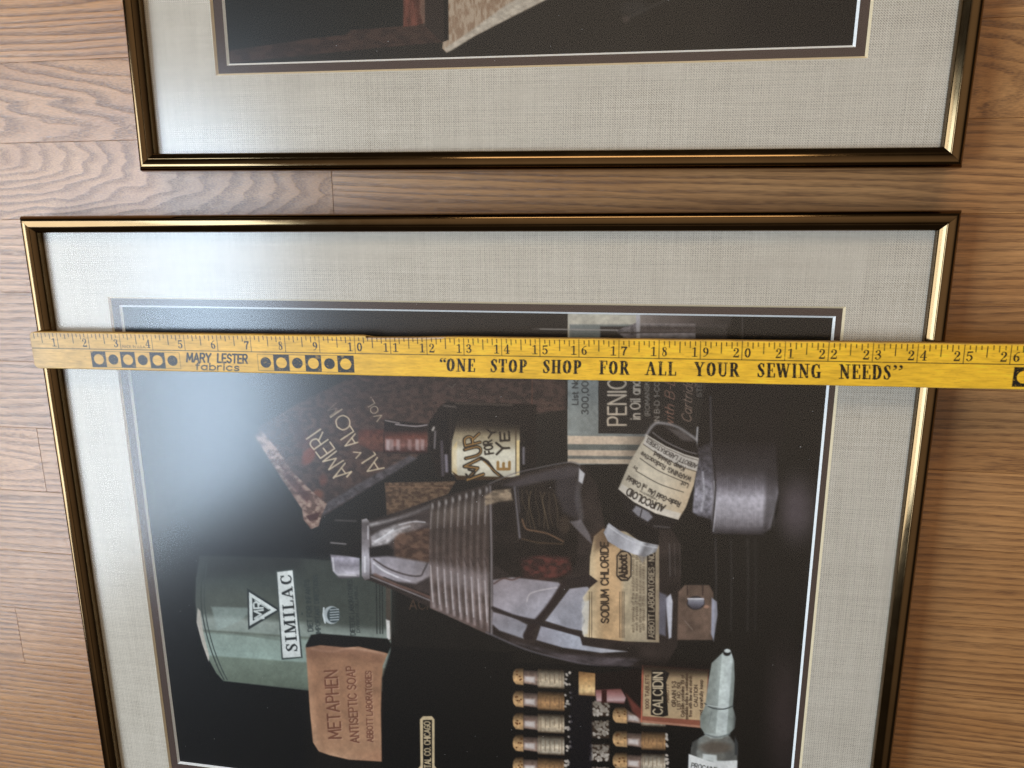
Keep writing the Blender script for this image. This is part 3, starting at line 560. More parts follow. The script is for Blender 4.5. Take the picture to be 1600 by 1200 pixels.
    E(518, 961, 13, 14, (190, 198, 200), soft=1.5, alpha=.85); E(521, 961, 10, 12, (62, 72, 74), soft=1.5)
    for k in range(5): LN([(516+k*0, 953+k*4), (529, 952+k*4)], 1.5, (180, 188, 190))
    LN([(506, 950), (505, 961), (508, 973)], 2.4, (206, 212, 212)); LN([(472, 958), (472, 960)], 2, dk)
    for x in (588, 593, 597): LN([(x, 900), (x+1, 990)], 1.5, (36, 40, 39))
    P([(603, 900), (610, 905), (611, 1000), (606, 1003), (603, 960)], (74, 66, 58), soft=2); P([(603, 968), (609, 970), (610, 998), (605, 1002)], (220, 216, 210), soft=3)
    T('ACHE', (640, 952), (690, 952), 15, (104, 76, 58), .12, alpha=.6, flip=1)
    # soap bar with pressed lettering
    P([(478, 1008), (486, 992), (500, 990), (606, 998), (612, 1008), (606, 1022), (478, 1012)], (12, 11, 11), soft=3)
    P([(478, 1012), (500, 1008), (540, 1012), (560, 1010), (606, 1021), (598, 1040), (595, 1110), (597, 1190), (545, 1187), (515, 1180), (498, 1174), (489, 1160), (484, 1110)],
      ramp(.25, 1, [(1130, (140, 104, 82)), (1165, (172, 130, 102)), (1250, (180, 138, 108)), (1310, (198, 156, 124)), (1345, (176, 130, 102))], .10, 14), soft=2.2)
    LN([(488, 1014), (520, 1018), (550, 1013), (600, 1022)], 3, (206, 168, 142), soft=3, alpha=.7, curve=True); P([(478, 1013), (520, 1010), (600, 1020), (596, 1036), (520, 1026), (482, 1028)], (140, 102, 82), soft=9, alpha=.6)
    P([(480, 1014), (604, 1022), (597, 1188), (500, 1174)], (122, 84, 60), soft=14, alpha=.3)
    for st, a, b, h, w in (('METAPHEN', (533, 1153), (526, 1046), 19, .15), ('ANTISEPTIC SOAP', (561, 1160), (554, 1040), 13, .17), ('ABBOTT LABORATORIES', (583, 1159), (580, 1048), 9, .19)):
        T(st, (a[0]+1.2, a[1]+1), (b[0]+1.2, b[1]+1), h, (214, 172, 142), w, alpha=.6); T(st, a, b, h, (112, 72, 56), w)
    # black case with a brass plate
    P([(612, 1010), (640, 1012), (800, 1020), (800, 1260), (597, 1260), (597, 1060)], (9, 9, 10), soft=6)
    P([(656, 1124), (661, 1119), (675, 1119), (679, 1124), (679, 1196), (690, 1212), (690, 1240), (645, 1240), (645, 1212), (657, 1196)], (206, 184, 146), soft=1.6)
    P([(661, 1125), (675, 1125), (675, 1240), (661, 1240)], (14, 12, 11), soft=1.2); T('PITAL CO. CHICAGO', (673, 1206), (672, 1127), 9.5, (206, 184, 146), .17)
    # ------- big ridged flask
    flask = [(566, 811), (580, 812), (620, 800), (668, 783), (700, 772), (760, 757), (840, 734), (890, 722), (912, 728), (934, 760), (946, 830), (1040, 812), (1064, 850), (1064, 960), (1058, 1010), (1040, 1040), (960, 1047), (880, 1032), (820, 1015), (760, 988), (700, 962), (668, 948), (620, 924), (580, 908), (568, 905)]
    P(flask, tex((46, 38, 35), .35, 26, 20, 12), soft=3)
    # stopper and neck
    P([(516, 866), (545, 869), (562, 872), (562, 902), (530, 904), (520, 892)], ramp(0, 1, [(864, (74, 68, 70)), (872, (178, 172, 184)), (884, (138, 132, 140)), (896, (196, 190, 198)), (904, (70, 64, 66))], .12, 6), soft=3)
    LN([(517, 848), (540, 850)], 2.4, (128, 122, 122), soft=2); LN([(524, 813), (556, 814)], 2.2, (86, 80, 78), soft=3)
    P([(548, 850), (566, 846), (566, 870), (548, 868)], (22, 19, 18), soft=4)
    P([(565, 812), (573, 810), (578, 816), (578, 904), (570, 907), (565, 900)], ramp(0, 1, [(808, (206, 200, 200)), (818, (92, 84, 84)), (850, (132, 124, 126)), (870, (190, 184, 190)), (892, (172, 166, 172)), (906, (98, 90, 90))], .1, 5), soft=2)
    P([(578, 815), (625, 804), (672, 786), (674, 940), (640, 926), (600, 911), (578, 902)], tex((58, 49, 47), .3, 14, 10, 71), soft=3)
    P([(616, 832), (650, 826), (674, 826), (674, 880), (640, 876), (616, 868)], tex((104, 78, 64), .4, 9, 7, 14, c2=(66, 48, 40)), soft=7)
    LN([(580, 820), (625, 809), (672, 791)], 5, ramp(1, 0, [(578, (176, 170, 170)), (625, (118, 110, 108)), (672, (96, 88, 86))], .2, 6), soft=5, curve=True)
    P([(579, 838), (596, 828), (622, 818), (650, 812), (672, 818), (650, 828), (624, 834), (606, 850), (580, 856)], ramp(1, 0, [(578, (150, 144, 146)), (610, (186, 180, 180)), (640, (130, 118, 114)), (674, (84, 74, 72))], .3, 5, 4), soft=7, alpha=.9)
    LN([(582, 850), (600, 842), (616, 830), (640, 822)], 2, (214, 208, 208), soft=3, alpha=.8, curve=True); LN([(582, 828), (600, 822), (622, 812)], 1.6, (70, 62, 62), soft=2, curve=True)
    P([(577, 856), (606, 851), (615, 860), (612, 872), (578, 872)], (26, 22, 22), soft=5)
    P([(578, 871), (606, 869), (640, 874), (672, 880), (673, 900), (650, 912), (616, 908), (580, 896)], ramp(1, .3, [(838, (176, 170, 178)), (870, (160, 152, 158)), (910, (150, 142, 146)), (945, (132, 122, 122))], .16, 12), soft=6)
    LN([(584, 874), (606, 888), (634, 898), (656, 900), (662, 892), (668, 880)], 2, (56, 48, 47), soft=2.5, curve=True); LN([(590, 886), (612, 898), (640, 908)], 2.2, (214, 208, 212), soft=3, alpha=.7, curve=True)
    LN([(586, 898), (620, 914), (650, 924), (673, 934)], 4, (112, 82, 72), soft=4, alpha=.8, curve=True); LN([(580, 901), (622, 918), (674, 939)], 1.8, (160, 150, 150), soft=2, alpha=.8, curve=True)
    LN([(600, 902), (640, 918), (672, 930)], 1.6, (40, 32, 30), soft=2, curve=True)
    for q, wd_, al in (([(586, 846), (600, 838), (614, 828)], 2.6, .9), ([(624, 820), (646, 815), (664, 816)], 1.8, .7), ([(570, 870), (570, 894)], 2.2, .9), ([(575, 822), (575, 842)], 1.6, .7), ([(584, 880), (600, 892), (622, 902)], 2.0, .8), ([(520, 872), (522, 892)], 2.4, .7), ([(528, 898), (556, 899)], 2.0, .7)):
        LN(q, wd_, (234, 230, 232), soft=2, alpha=al, curve=True)
    # ridges
    P([(672, 784), (764, 756), (764, 992), (672, 950)], ramp(0, 1, [(756, (48, 40, 37)), (800, (62, 51, 46)), (860, (76, 62, 56)), (900, (96, 80, 75)), (950, (120, 103, 98)), (990, (96, 78, 72))], .2, 10), soft=2)
    for k in range(9):
        x = 675+k*10.6; yt_ = 784-k*3.2; yb2 = 948+k*4.6; b = 3.0
        LN([(x, yt_+3), (x-3, 860), (x-1, 905), (x+b, yb2)], 2.8, ramp(0, 1, [(756, (84, 76, 74)), (795, (140, 130, 126)), (822, (92, 80, 76)), (870, (104, 90, 86)), (905, (150, 138, 137)), (955, (196, 184, 184)), (995, (120, 102, 98))], .25, 7, k), soft=4, alpha=.7, curve=True)
        LN([(x+5.4, yt_+2), (x+2.4, 860), (x+5.4+b, yb2)], 2.6, (40, 32, 29), soft=4, alpha=.4, curve=True)
        LN([(x-2.5, 872), (x+1, 884)], 1.2, (44, 36, 35), soft=2, alpha=.7)
        E(x+1, yt_+7, 2.0, 4, (166, 158, 154), soft=3, alpha=.7)
        LN([(x-2.2, 884+k*3), (x-.6, 915+k*3), (x+1.4, 940+k*4)], 1.3, (226, 218, 216), soft=1.8, alpha=.75, curve=True); LN([(x-1.2, 800-k*2), (x-2.4, 826-k)], 1.2, (186, 176, 172), soft=1.8, alpha=.55)
    P([(674, 800), (764, 776), (764, 800), (674, 824)], (132, 118, 108), soft=16, alpha=.35); P([(674, 880), (764, 896), (764, 930), (674, 905)], (176, 164, 164), soft=18, alpha=.4)
    LN([(766, 760), (768, 860), (768, 990)], 3, (150, 140, 140), soft=3, alpha=.8)
    # belly: dark book pages seen through the glass, then bright window panes with crossing bars
    P([(770, 762), (890, 728), (920, 740), (905, 800), (900, 880), (880, 905), (800, 900), (772, 880)], tex((30, 24, 21), .4, 18, 14, 9), soft=8)
    LN([(764, 756), (800, 741), (836, 732), (890, 722), (906, 727)], 1.8, (120, 112, 112), soft=2, alpha=.8, curve=True)
    P([(786, 758), (830, 742), (890, 727), (906, 730), (900, 744), (850, 752), (806, 762)], (96, 88, 92), soft=8, alpha=.6)
    P([(757, 775), (772, 766), (798, 764), (801, 782), (780, 784), (758, 790)], tex((150, 130, 108), .5, 7, 4, 61), soft=5, alpha=.85)
    LN([(804, 762), (808, 800), (812, 840)], 3, (128, 122, 126), soft=3, alpha=.8); LN([(809, 764), (812, 800)], 2, (70, 64, 66), soft=2)
    P([(868, 745), (900, 742), (905, 790), (900, 812), (880, 800), (868, 770)], (66, 60, 63), soft=10, alpha=.7)
    for k in range(8):
        x = 816+k*7; LN([(x, 766+k*.8), (x+4*math.sin(k*2.1), 782), (x+3+4*math.cos(k*1.7), 800), (x+6, 822+2*(k % 3))], 1.5, (124, 104, 78), soft=2, alpha=.35+.12*(k % 3), curve=True)
    LN([(816, 812), (822, 826), (838, 830), (856, 834), (880, 846)], 2.4, (150, 112, 82), soft=2.5, alpha=.7, curve=True); LN([(816, 842), (840, 848), (880, 850)], 2, (126, 96, 66), soft=2.5, alpha=.5)
    E(882, 820, 9, 14, (70, 56, 46), soft=6, alpha=.7)
    P([(904, 728), (912, 742), (908, 770), (912, 810), (904, 820), (898, 780)], (110, 104, 106), soft=7, alpha=.5); P([(905, 732), (914, 740), (910, 756), (904, 752)], (196, 192, 192), soft=3)
    P([(814, 874), (850, 868), (890, 872), (892, 894), (860, 906), (818, 902)], tex((96, 52, 46), .4, 9, 6, 16, c2=(54, 34, 31)), soft=11)
    P([(890, 815), (908, 812), (922, 836), (925, 850), (916, 842), (896, 822)], (150, 142, 144), soft=4, alpha=.6)
    glassy = ramp(.5, 1, [(1280, (138, 126, 128)), (1340, (158, 150, 155)), (1400, (164, 162, 170)), (1460, (150, 150, 158))], .14, 18)
    P([(770, 906), (800, 902), (872, 910), (882, 918), (838, 968), (800, 962), (770, 950)], glassy, soft=4)
    P([(890, 920), (918, 916), (924, 926), (914, 944), (911, 986), (890, 982), (852, 970)], glassy, soft=3)
    P([(845, 978), (906, 994), (910, 1008), (934, 1012), (980, 1018), (940, 1020), (880, 1012), (838, 1000)], ramp(1, 0, [(838, (146, 142, 150)), (900, (176, 178, 188)), (980, (190, 186, 188))], .06), soft=3)
    P([(770, 956), (800, 964), (824, 976), (818, 998), (780, 985), (769, 975)], glassy, soft=4, alpha=.9)
    LN([(884, 908), (860, 945), (838, 972), (822, 992), (828, 996)], 9, (44, 34, 33), soft=4, curve=True); LN([(770, 950), (800, 962), (836, 972), (880, 984), (912, 994)], 5, (44, 36, 36), soft=3)
    LN([(823, 940), (828, 928), (846, 922), (870, 918)], 2, (206, 196, 196), soft=2, alpha=.8, curve=True); LN([(772, 912), (786, 904), (800, 906), (812, 902)], 2, (90, 66, 60), soft=2, curve=True)
    P([(880, 905), (918, 898), (940, 902), (926, 916), (890, 918)], (42, 34, 33), soft=4)
    LN([(760, 988), (820, 1014), (880, 1030), (960, 1044), (1030, 1042)], 2.5, (108, 102, 108), soft=3, alpha=.8, curve=True); P([(800, 1002), (880, 1022), (940, 1026), (1000, 1030), (980, 1044), (900, 1036)], tex((88, 80, 84), .5, 14, 5, 27), soft=8, alpha=.7)
    for x, a in ((1046, .9), (1054, .5), (1062, .4)): LN([(x, 850), (x+1, 900)], 2, (110, 104, 102), soft=2, alpha=a*.6)
    P([(1040, 935), (1048, 928), (1051, 940), (1049, 996), (1045, 998)], (206, 204, 212), soft=3); P([(1030, 925), (1042, 930), (1040, 994), (1028, 990)], (116, 114, 126), soft=5, alpha=.8)
    # sodium chloride label, torn on the left
    lab = [(928, 838), (942, 826), (1030, 838), (1030, 1004), (975, 1002), (912, 995), (909, 982), (914, 970), (909, 956), (914, 944), (910, 934), (922, 918), (934, 908), (921, 898), (922, 870)]
    P(lab, ramp(1, 0, [(908, (214, 206, 192)), (920, (206, 184, 148)), (945, (200, 164, 122)), (968, (196, 162, 122)), (976, (186, 168, 138)), (1008, (176, 160, 134)), (1030, (150, 132, 108))], .16, 14), soft=1.8)
    P([(924, 836), (945, 822), (975, 846), (930, 860)], (60, 42, 32), soft=12, alpha=.55)
    P([(909, 940), (922, 938), (918, 990), (910, 992)], (214, 210, 202), soft=4, alpha=.7)
    for x in (921, 924.5, 968.5, 972, 975): LN([(x, 925), (x, 996)], 1.1, (66, 50, 38), alpha=.8)
    for x in (969.5, 973): LN([(x, 846), (x, 866)], 1.1, (66, 50, 38), alpha=.7)
    T('SODIUM CHLORIDE', (951, 973), (950, 846), 11.5, (48, 38, 30), .2)
    P([(963, 868), (970, 860), (981, 860), (987, 868), (987, 900), (981, 908), (970, 908), (963, 900)], (46, 38, 32), soft=1.2); P([(965, 869), (971, 863), (980, 863), (985, 869), (985, 899), (980, 905), (971, 905), (965, 899)], (170, 144, 112), soft=1)
    T('Abbott', (980, 903), (979, 866), 12, (44, 34, 28), .22)
    for k, x in enumerate((991, 996.5, 1002, 1007)):
        T('each ampoule of this solution contains pure', (x, 988-3*(k % 2)), (x, 858+4*k), 4.2, (92, 76, 60), .17, alpha=.8)
    P([(1011, 842), (1024, 843), (1024, 1000), (1011, 999)], (40, 33, 28), soft=1.2); T('ABBOTT LABORATORIES · NORTH', (1022, 996), (1022, 846), 8.5, (176, 158, 132), .17)
    # paper box with a snap behind the flask
    P([(1060, 925), (1070, 914), (1108, 914), (1115, 926), (1113, 1000), (1058, 1000)], tex((104, 84, 72), .3, 12, 14, 41), soft=3)
    LN([(1074, 915), (1074, 930)], 1.4, (44, 34, 30)); LN([(1098, 915), (1098, 930)], 1.4, (44, 34, 30))
    E(1087, 942, 14, 11, (52, 46, 48), soft=2); P([(1075, 936), (1100, 935), (1100, 944), (1092, 951), (1082, 951), (1075, 944)], ramp(0, 1, [(934, (180, 178, 184)), (942, (120, 118, 128)), (952, (56, 52, 58))]), soft=2); LN([(1075, 935.5), (1099, 935.5)], 2.2, (216, 212, 214))
    P([(1112, 934), (1120, 940), (1121, 960), (1115, 1002), (1111, 990)], (160, 160, 172), soft=3); E(1104, 948, 4, 2.5, (166, 128, 108), soft=2); LN([(1070, 970), (1082, 984)], 1.5, (150, 132, 120), alpha=.6)
    # black turned knob / cylinder
    P([(1108, 560), (1232, 560), (1226, 640), (1216, 720), (1216, 800), (1192, 840), (1112, 832), (1084, 806), (1088, 700)], (22, 19, 19), soft=5)
    P([(1090, 700), (1112, 690), (1116, 760), (1112, 812), (1090, 806), (1082, 800)], ramp(0, 1, [(690, (44, 40, 42)), (740, (92, 88, 94)), (770, (150, 146, 154)), (800, (128, 124, 132)), (812, (60, 56, 60))], .4, 4), soft=4)
    P([(1113, 690), (1212, 690), (1216, 770), (1204, 826), (1190, 836), (1112, 834)], ramp(0, 1, [(690, (28, 24, 25)), (735, (58, 53, 55)), (760, (114, 108, 114)), (778, (192, 186, 194)), (800, (170, 164, 170)), (822, (112, 106, 110)), (836, (42, 38, 40))], .12, 5, 8), soft=5)
    for k in range(26): LN([(1118+k*3.7, 752+6*math.sin(k)), (1117+k*3.7, 822)], 1, (196, 190, 196), soft=1.6, alpha=.10+.10*((k*7) % 3))
    LN([(1110, 620), (1112, 700), (1116, 770), (1112, 810)], 2.4, (92, 88, 92), soft=3, alpha=.7, curve=True); LN([(1090, 668), (1088, 700)], 2.4, (190, 186, 186), soft=2)
    LN([(1116, 752), (1118, 790), (1114, 830)], 2, (226, 222, 226), soft=2, alpha=.7, curve=True); LN([(1098, 738), (1100, 770), (1096, 798)], 3, (206, 202, 208), soft=3, alpha=.7, curve=True); LN([(1112, 700), (1118, 760), (1112, 834)], 2.4, (24, 20, 21), soft=2, alpha=.8, curve=True)
    for k in range(40): E(1122+rs0.random()*84, 764+rs0.random()*46, .8+rs0.random(), .6, (222, 216, 222), rs0.random()*3, soft=1.2, alpha=.35)
    P([(1198, 730), (1216, 735), (1214, 790), (1200, 826), (1192, 838)], (40, 36, 37), soft=9, alpha=.55)
    for x, a in ((1118, .5), (1142, .35), (1168, .35), (1180, .25)): LN([(x, 842), (x+1, 905), (x, 985)], 2.2, (96, 90, 90), soft=4, alpha=a)
    # vial lying across, label upside down
    P([(1009, 680), (1022, 662), (1036, 660), (1062, 668), (1088, 688), (1092, 718), (1062, 814), (1050, 826), (1030, 828), (1000, 815), (972, 796), (964, 766)], (26, 22, 21), soft=3)
    LN([(1009, 681), (1021, 664), (1034, 661), (1060, 668), (1088, 687)], 4, (160, 154, 152), soft=4, curve=True, alpha=.85); LN([(1020, 676), (1040, 690), (1070, 704), (1088, 709)], 2, (118, 110, 108), soft=2, curve=True); P([(1040, 667), (1068, 674), (1084, 690), (1066, 688)], (126, 116, 112), soft=6, alpha=.6)
    P([(1010, 679), (1040, 697), (1070, 710), (1092, 716), (1084, 758), (1072, 792), (1060, 812), (1024, 802), (990, 784), (966, 764), (984, 722)], ramp(.92, .38, [(1180, (184, 172, 152)), (1200, (206, 194, 172)), (1240, (214, 200, 176)), (1280, (204, 182, 152)), (1320, (186, 160, 130))], .06, 16), soft=1.8)
    P([(1010, 679), (1040, 697), (1070, 710), (1092, 716), (1089, 736), (1066, 730), (1034, 714), (1005, 694)], (196, 188, 178), soft=2, alpha=.9); LN([(1005, 694), (1034, 714), (1066, 730), (1088, 737)], 1, (70, 60, 52)); LN([(1011, 682), (1040, 700), (1070, 713), (1090, 719)], 1, (90, 80, 70))
    P([(966, 764), (972, 756), (1000, 776), (1034, 794), (1064, 802), (1060, 812), (1024, 802), (990, 784)], (222, 212, 198), soft=2.5, alpha=.8)
    vk = (48, 42, 38)
    T('ABBOTT LABORATORIES', (1090, 726), (1012, 684), 6.5, vk, .16, bend=3); T('Keep Shielded.', (1071, 730), (1022, 704), 7, vk, .18, bend=1.5); T('WARNING: Radioactive', (1081, 746), (1003, 705), 7, vk, .17, bend=2.5)
    LN([(1000, 716), (1030, 736), (1076, 756)], 1, vk, curve=True); LN([(994, 736), (1030, 756), (1068, 769)], 1, vk, curve=True); T('Lot', (1076, 757), (1065, 752), 6, vk, .16); T('by', (996, 731), (990, 728), 5, vk, .16)
    T('Radio-Gold (Au   ) Colloid', (1064, 785), (982, 743), 7.5, vk, .19, bend=3); T('198', (1012, 759), (1005, 755), 4.5, vk, .18); T('radioactive', (1027, 780), (1000, 766), 3.2, vk, .16); T('AURCOLOID', (1040, 790), (982, 762), 10.5, vk, .2, bend=2)
    P([(968, 770), (990, 786), (1022, 803), (1058, 813), (1050, 826), (1028, 828), (998, 814), (974, 796)], (30, 26, 26), soft=2)
    P([(994, 790), (1014, 800), (1020, 808), (1012, 815), (996, 806), (988, 798)], (136, 132, 136), soft=4); LN([(1003, 796), (1000, 808)], 1.5, (30, 26, 26)); P([(988, 812), (1006, 820), (1000, 832), (994, 828)], (120, 116, 122), soft=4, alpha=.8); LN([(1022, 822), (1046, 824)], 2, (120, 112, 110), soft=3, alpha=.6)
    P([(952, 812), (966, 796), (1000, 816), (1030, 830), (1030, 852), (1000, 846)], (22, 19, 19), soft=3)
    P([(951, 817), (975, 834), (1002, 846), (1029, 852), (1025, 862), (1008, 870), (990, 866), (968, 857), (950, 846), (943, 832)], ramp(.92, .4, [(1195, (70, 68, 70)), (1204, (190, 188, 192)), (1222, (158, 156, 160)), (1250, (196, 194, 198)), (1262, (214, 212, 214)), (1270, (120, 118, 120)), (1282, (180, 178, 180)), (1292, (90, 88, 90))], .06, 8), soft=2)
    LN([(949, 821), (975, 839), (1002, 851), (1027, 856)], 1.4, (226, 224, 226), soft=2, curve=True, alpha=.7)
    P([(996, 868), (1008, 861), (1010, 870), (1004, 880)], (130, 126, 128), soft=3, alpha=.5)
    # corked pill vials in their case
    rs = random.Random(5)
    def vial(x0, y0, h, L1=16, L2=22, L3=42, L4=10, sl=.05):
        q = lambda x, y: (x, y+(x-x0)*sl)
        sh = lambda a, b: ramp(-sl, 1, [(y0-x0*sl, [v*.3 for v in b]), (y0-x0*sl+h*.25, [v*.62 for v in a]), (y0-x0*sl+h*.6, [v*1.1 for v in a]), (y0-x0*sl+h*.86, [v*.9 for v in a]), (y0-x0*sl+h, [v*.6 for v in b])], .2, 3.2, rs.randint(0, 99))
        P([q(x0+4, y0+2), q(x0+L1, y0), q(x0+L1, y0+h-3), q(x0+4, y0+h-4), q(x0, y0+h-9), q(x0-1, y0+h*.5), q(x0, y0+8)], sh((196, 156, 110), (80, 54, 34)), soft=2.5)
        for k in range(5): E(x0+3+rs.random()*(L1-5), y0+6+rs.random()*(h-14), 1.5, 1.2, (92, 56, 32), soft=1)
        x = x0+L1
        P([q(x, y0+4), q(x+L2, y0+4), q(x+L2, y0+h-4), q(x, y0+h-6)], sh((148, 122, 108), (44, 34, 30)), soft=3); P([q(x+2, y0+h*.45), q(x+L2*.8, y0+h*.45), q(x+L2*.8, y0+h*.75), q(x+2, y0+h*.7)], (222, 214, 208), soft=5, alpha=.8)
        x += L2
        P([q(x, y0), q(x+L3, y0), q(x+L3, y0+h), q(x, y0+h)], sh(rs.choice(((190, 172, 146), (178, 142, 102), (196, 182, 160), (168, 128, 88))), (70, 52, 38)), soft=2)
        for k in range(5): LN([q(x+5+k*L3*.17, y0+h*.25), q(x+5+k*L3*.17, y0+h*(.5+.4*rs.random()))], 1.2, (104, 82, 62), alpha=.7)
        for k in (2, L3-4): LN([q(x+k, y0+2), q(x+k, y0+h-2)], 1, (90, 66, 48), alpha=.7)
        x += L3
        for k in range(9): E(x+1+rs.random()*L4, y0+5+rs.random()*(h-8), 2.2, 1.9, (196, 184, 170), rs.random(), soft=1.6, alpha=.85)
    P([(798, 1036), (1110, 1046), (1110, 1260), (798, 1260)], (8, 8, 10), soft=5)
    for y, v in ((1042, 1), (1077, 0), (1112, 0), (1146, 0), (1181, 0), (1216, 0)):
        vial(802, y, 31)
    def pills(cx, cy, n, a, b):
        P([(cx-a-2, cy-b-1), (cx+a+2, cy-b), (cx+a+2, cy+b+1), (cx-a-2, cy+b)], (54, 42, 34), soft=4)
        for k in range(n):
            t = rs.random()*6.28; u, v = rs.uniform(-1, 1), rs.uniform(-1, 1); g = int(rs.randint(150, 212)*(0.62+.38*(v+1)/2))
            E(cx+a*u, cy+b*v, 2.5, 2.1, (g, g-10, g-22), t, soft=1.4)
    pills(939, 1108, 52, 12, 11); pills(938, 1140, 44, 12, 13); pills(937, 1176, 56, 14, 13); pills(937, 1212, 52, 14, 12)
    P([(890, 1072), (925, 1082), (925, 1240), (890, 1240)], (16, 15, 24), soft=5, alpha=.7)
    for y in (1103, 1140, 1174, 1208): vial(958, y, 30, 22, 22, 38, 3, .04)
    # iodine bottle with the Calcidin label
    P([(928, 1052), (1010, 1042), (1010, 1128), (984, 1112), (970, 1100), (930, 1092)], (22, 14, 14), soft=4)
    P([(904, 1049), (930, 1052), (930, 1088), (904, 1086)], ramp(0, 1, [(1048, (120, 84, 52)), (1062, (196, 152, 100)), (1080, (226, 192, 140)), (1088, (120, 88, 60))], .16, 4), soft=2)
    P([(930, 1078), (970, 1076), (978, 1090), (975, 1100), (932, 1096)], ramp(0, 1, [(1074, (88, 46, 42)), (1084, (158, 112, 108)), (1094, (190, 160, 158)), (1100, (80, 40, 36))]), soft=3); P([(940, 1078), (948, 1078), (948, 1098), (940, 1098)], (50, 22, 20), soft=2); P([(978, 1084), (1002, 1108), (1002, 1126), (988, 1112)], (126, 66, 56), soft=6, alpha=.8)
    P([(1003, 1039), (1108, 1046), (1104, 1138), (1001, 1128)], (140, 84, 66), soft=1.8); P([(1006, 1042), (1106, 1049), (1102, 1126), (1004, 1119)], ramp(0, 1, [(1040, (96, 74, 54)), (1058, (172, 146, 112)), (1090, (198, 172, 136)), (1128, (184, 156, 120))], .06, 9), soft=1.4)
    LN([(1003, 1127), (1100, 1136)], 3.5, (176, 126, 102), soft=2); LN([(1004, 1040), (1002, 1128)], 1.6, (196, 110, 84))
    P([(998, 1030), (1112, 1036), (1112, 1056), (998, 1048)], (16, 12, 11), soft=22, alpha=.8)
    T('1000 TABLETS', (1014, 1108), (1014, 1054), 5.5, (70, 50, 38), .17); P([(1018, 1047), (1038, 1047), (1046, 1052), (1041, 1066), (1044, 1118), (1036, 1120), (1017, 1117)], (30, 27, 25), soft=1.4); T('CALCIDIN', (1035, 1116), (1035, 1050), 14.5, (204, 184, 152), .15)
    for st, x, a, b, h in (('ABBOTT', 1045, 1098, 1068, 4), ('GRAIN 1-3', 1056, 1104, 1064, 6), ('LIST NO. 506', 1063, 1108, 1066, 5), ('Calcidin contains 15% of', 1069, 1120, 1054, 5), ('available iodine in combination', 1075, 1124, 1052, 4.6), ('free with lime and starch', 1081, 1120, 1056, 4.6), ('CAUTION', 1090, 1104, 1070, 5.6), ('and carefully keep', 1098, 1120, 1062, 5)):
        T(st, (x, a), (x, b), h, (58, 42, 32), .19)
    # glass ampoule
    amp = [(1131, 1018), (1136, 1014), (1142, 1018), (1147, 1032), (1148, 1060), (1146, 1092), (1145, 1104), (1150, 1122), (1148, 1138), (1138, 1148), (1140, 1156), (1150, 1168), (1152, 1250), (1076, 1250), (1080, 1168), (1092, 1154), (1102, 1148), (1094, 1136), (1094, 1120), (1102, 1102), (1106, 1070), (1112, 1036)]
    P(amp, ramp(1, 0.08, [(1160, (70, 72, 70)), (1172, (120, 124, 118)), (1190, (136, 142, 134)), (1202, (150, 156, 150)), (1209, (164, 172, 166)), (1211, (208, 216, 210)), (1226, (204, 212, 208)), (1228, (150, 158, 152)), (1234, (134, 140, 134)), (1241, (60, 62, 62))], .12, 9), soft=2)
    E(1136, 1020, 6, 5, (30, 30, 30), soft=2); E(1136.5, 1017, 5, 3, (222, 228, 224), soft=2)
    LN([(1101, 1099), (1112, 1106), (1130, 1108), (1146, 1103)], 1.8, (70, 76, 76), curve=True); LN([(1104, 1102), (1120, 1104), (1132, 1106)], 1, (220, 226, 222)); LN([(1108, 1130), (1112, 1112)], 1.2, (110, 118, 118), alpha=.6)
    P([(1082, 1160), (1100, 1150), (1140, 1150), (1152, 1166), (1152, 1192), (1078, 1184)], ramp(1, 0, [(1078, (88, 88, 84)), (1096, (140, 142, 136)), (1112, (118, 116, 108)), (1150, (96, 96, 92))], .2, 8), soft=5)
    P([(1100, 1146), (1136, 1146), (1128, 1154), (1110, 1154)], (196, 204, 198), soft=4, alpha=.7)
    E(1118, 1168, 25, 9, (96, 86, 76), soft=7, alpha=.9); LN([(1102, 1147), (1120, 1152), (1140, 1147)], 2, (120, 126, 124), soft=2, curve=True); P([(1082, 1160), (1090, 1156), (1088, 1186), (1080, 1180)], (64, 64, 62), soft=5, alpha=.7); P([(1148, 1150), (1153, 1160), (1153, 1180), (1148, 1180)], (60, 62, 62), soft=2)
    P([(1076, 1178), (1110, 1190), (1152, 1188), (1152, 1250), (1074, 1250)], (226, 226, 222), soft=2); P([(1098, 1178), (1120, 1180), (1120, 1190), (1098, 1187)], (232, 236, 232), soft=3, alpha=.8); T('PROCAINE', (1080, 1199), (1120, 1207), 7, (60, 58, 56), .16)
    # grain and unevenness of the old colour print, then the softness of an enlargement
    img *= (0.91+0.18*fbm(X/22, Y/22, 81))[..., None]; img *= (0.94+0.12*fbm(X/3.2, Y/3.2, 82, 2))[..., None]
    return soften(img)

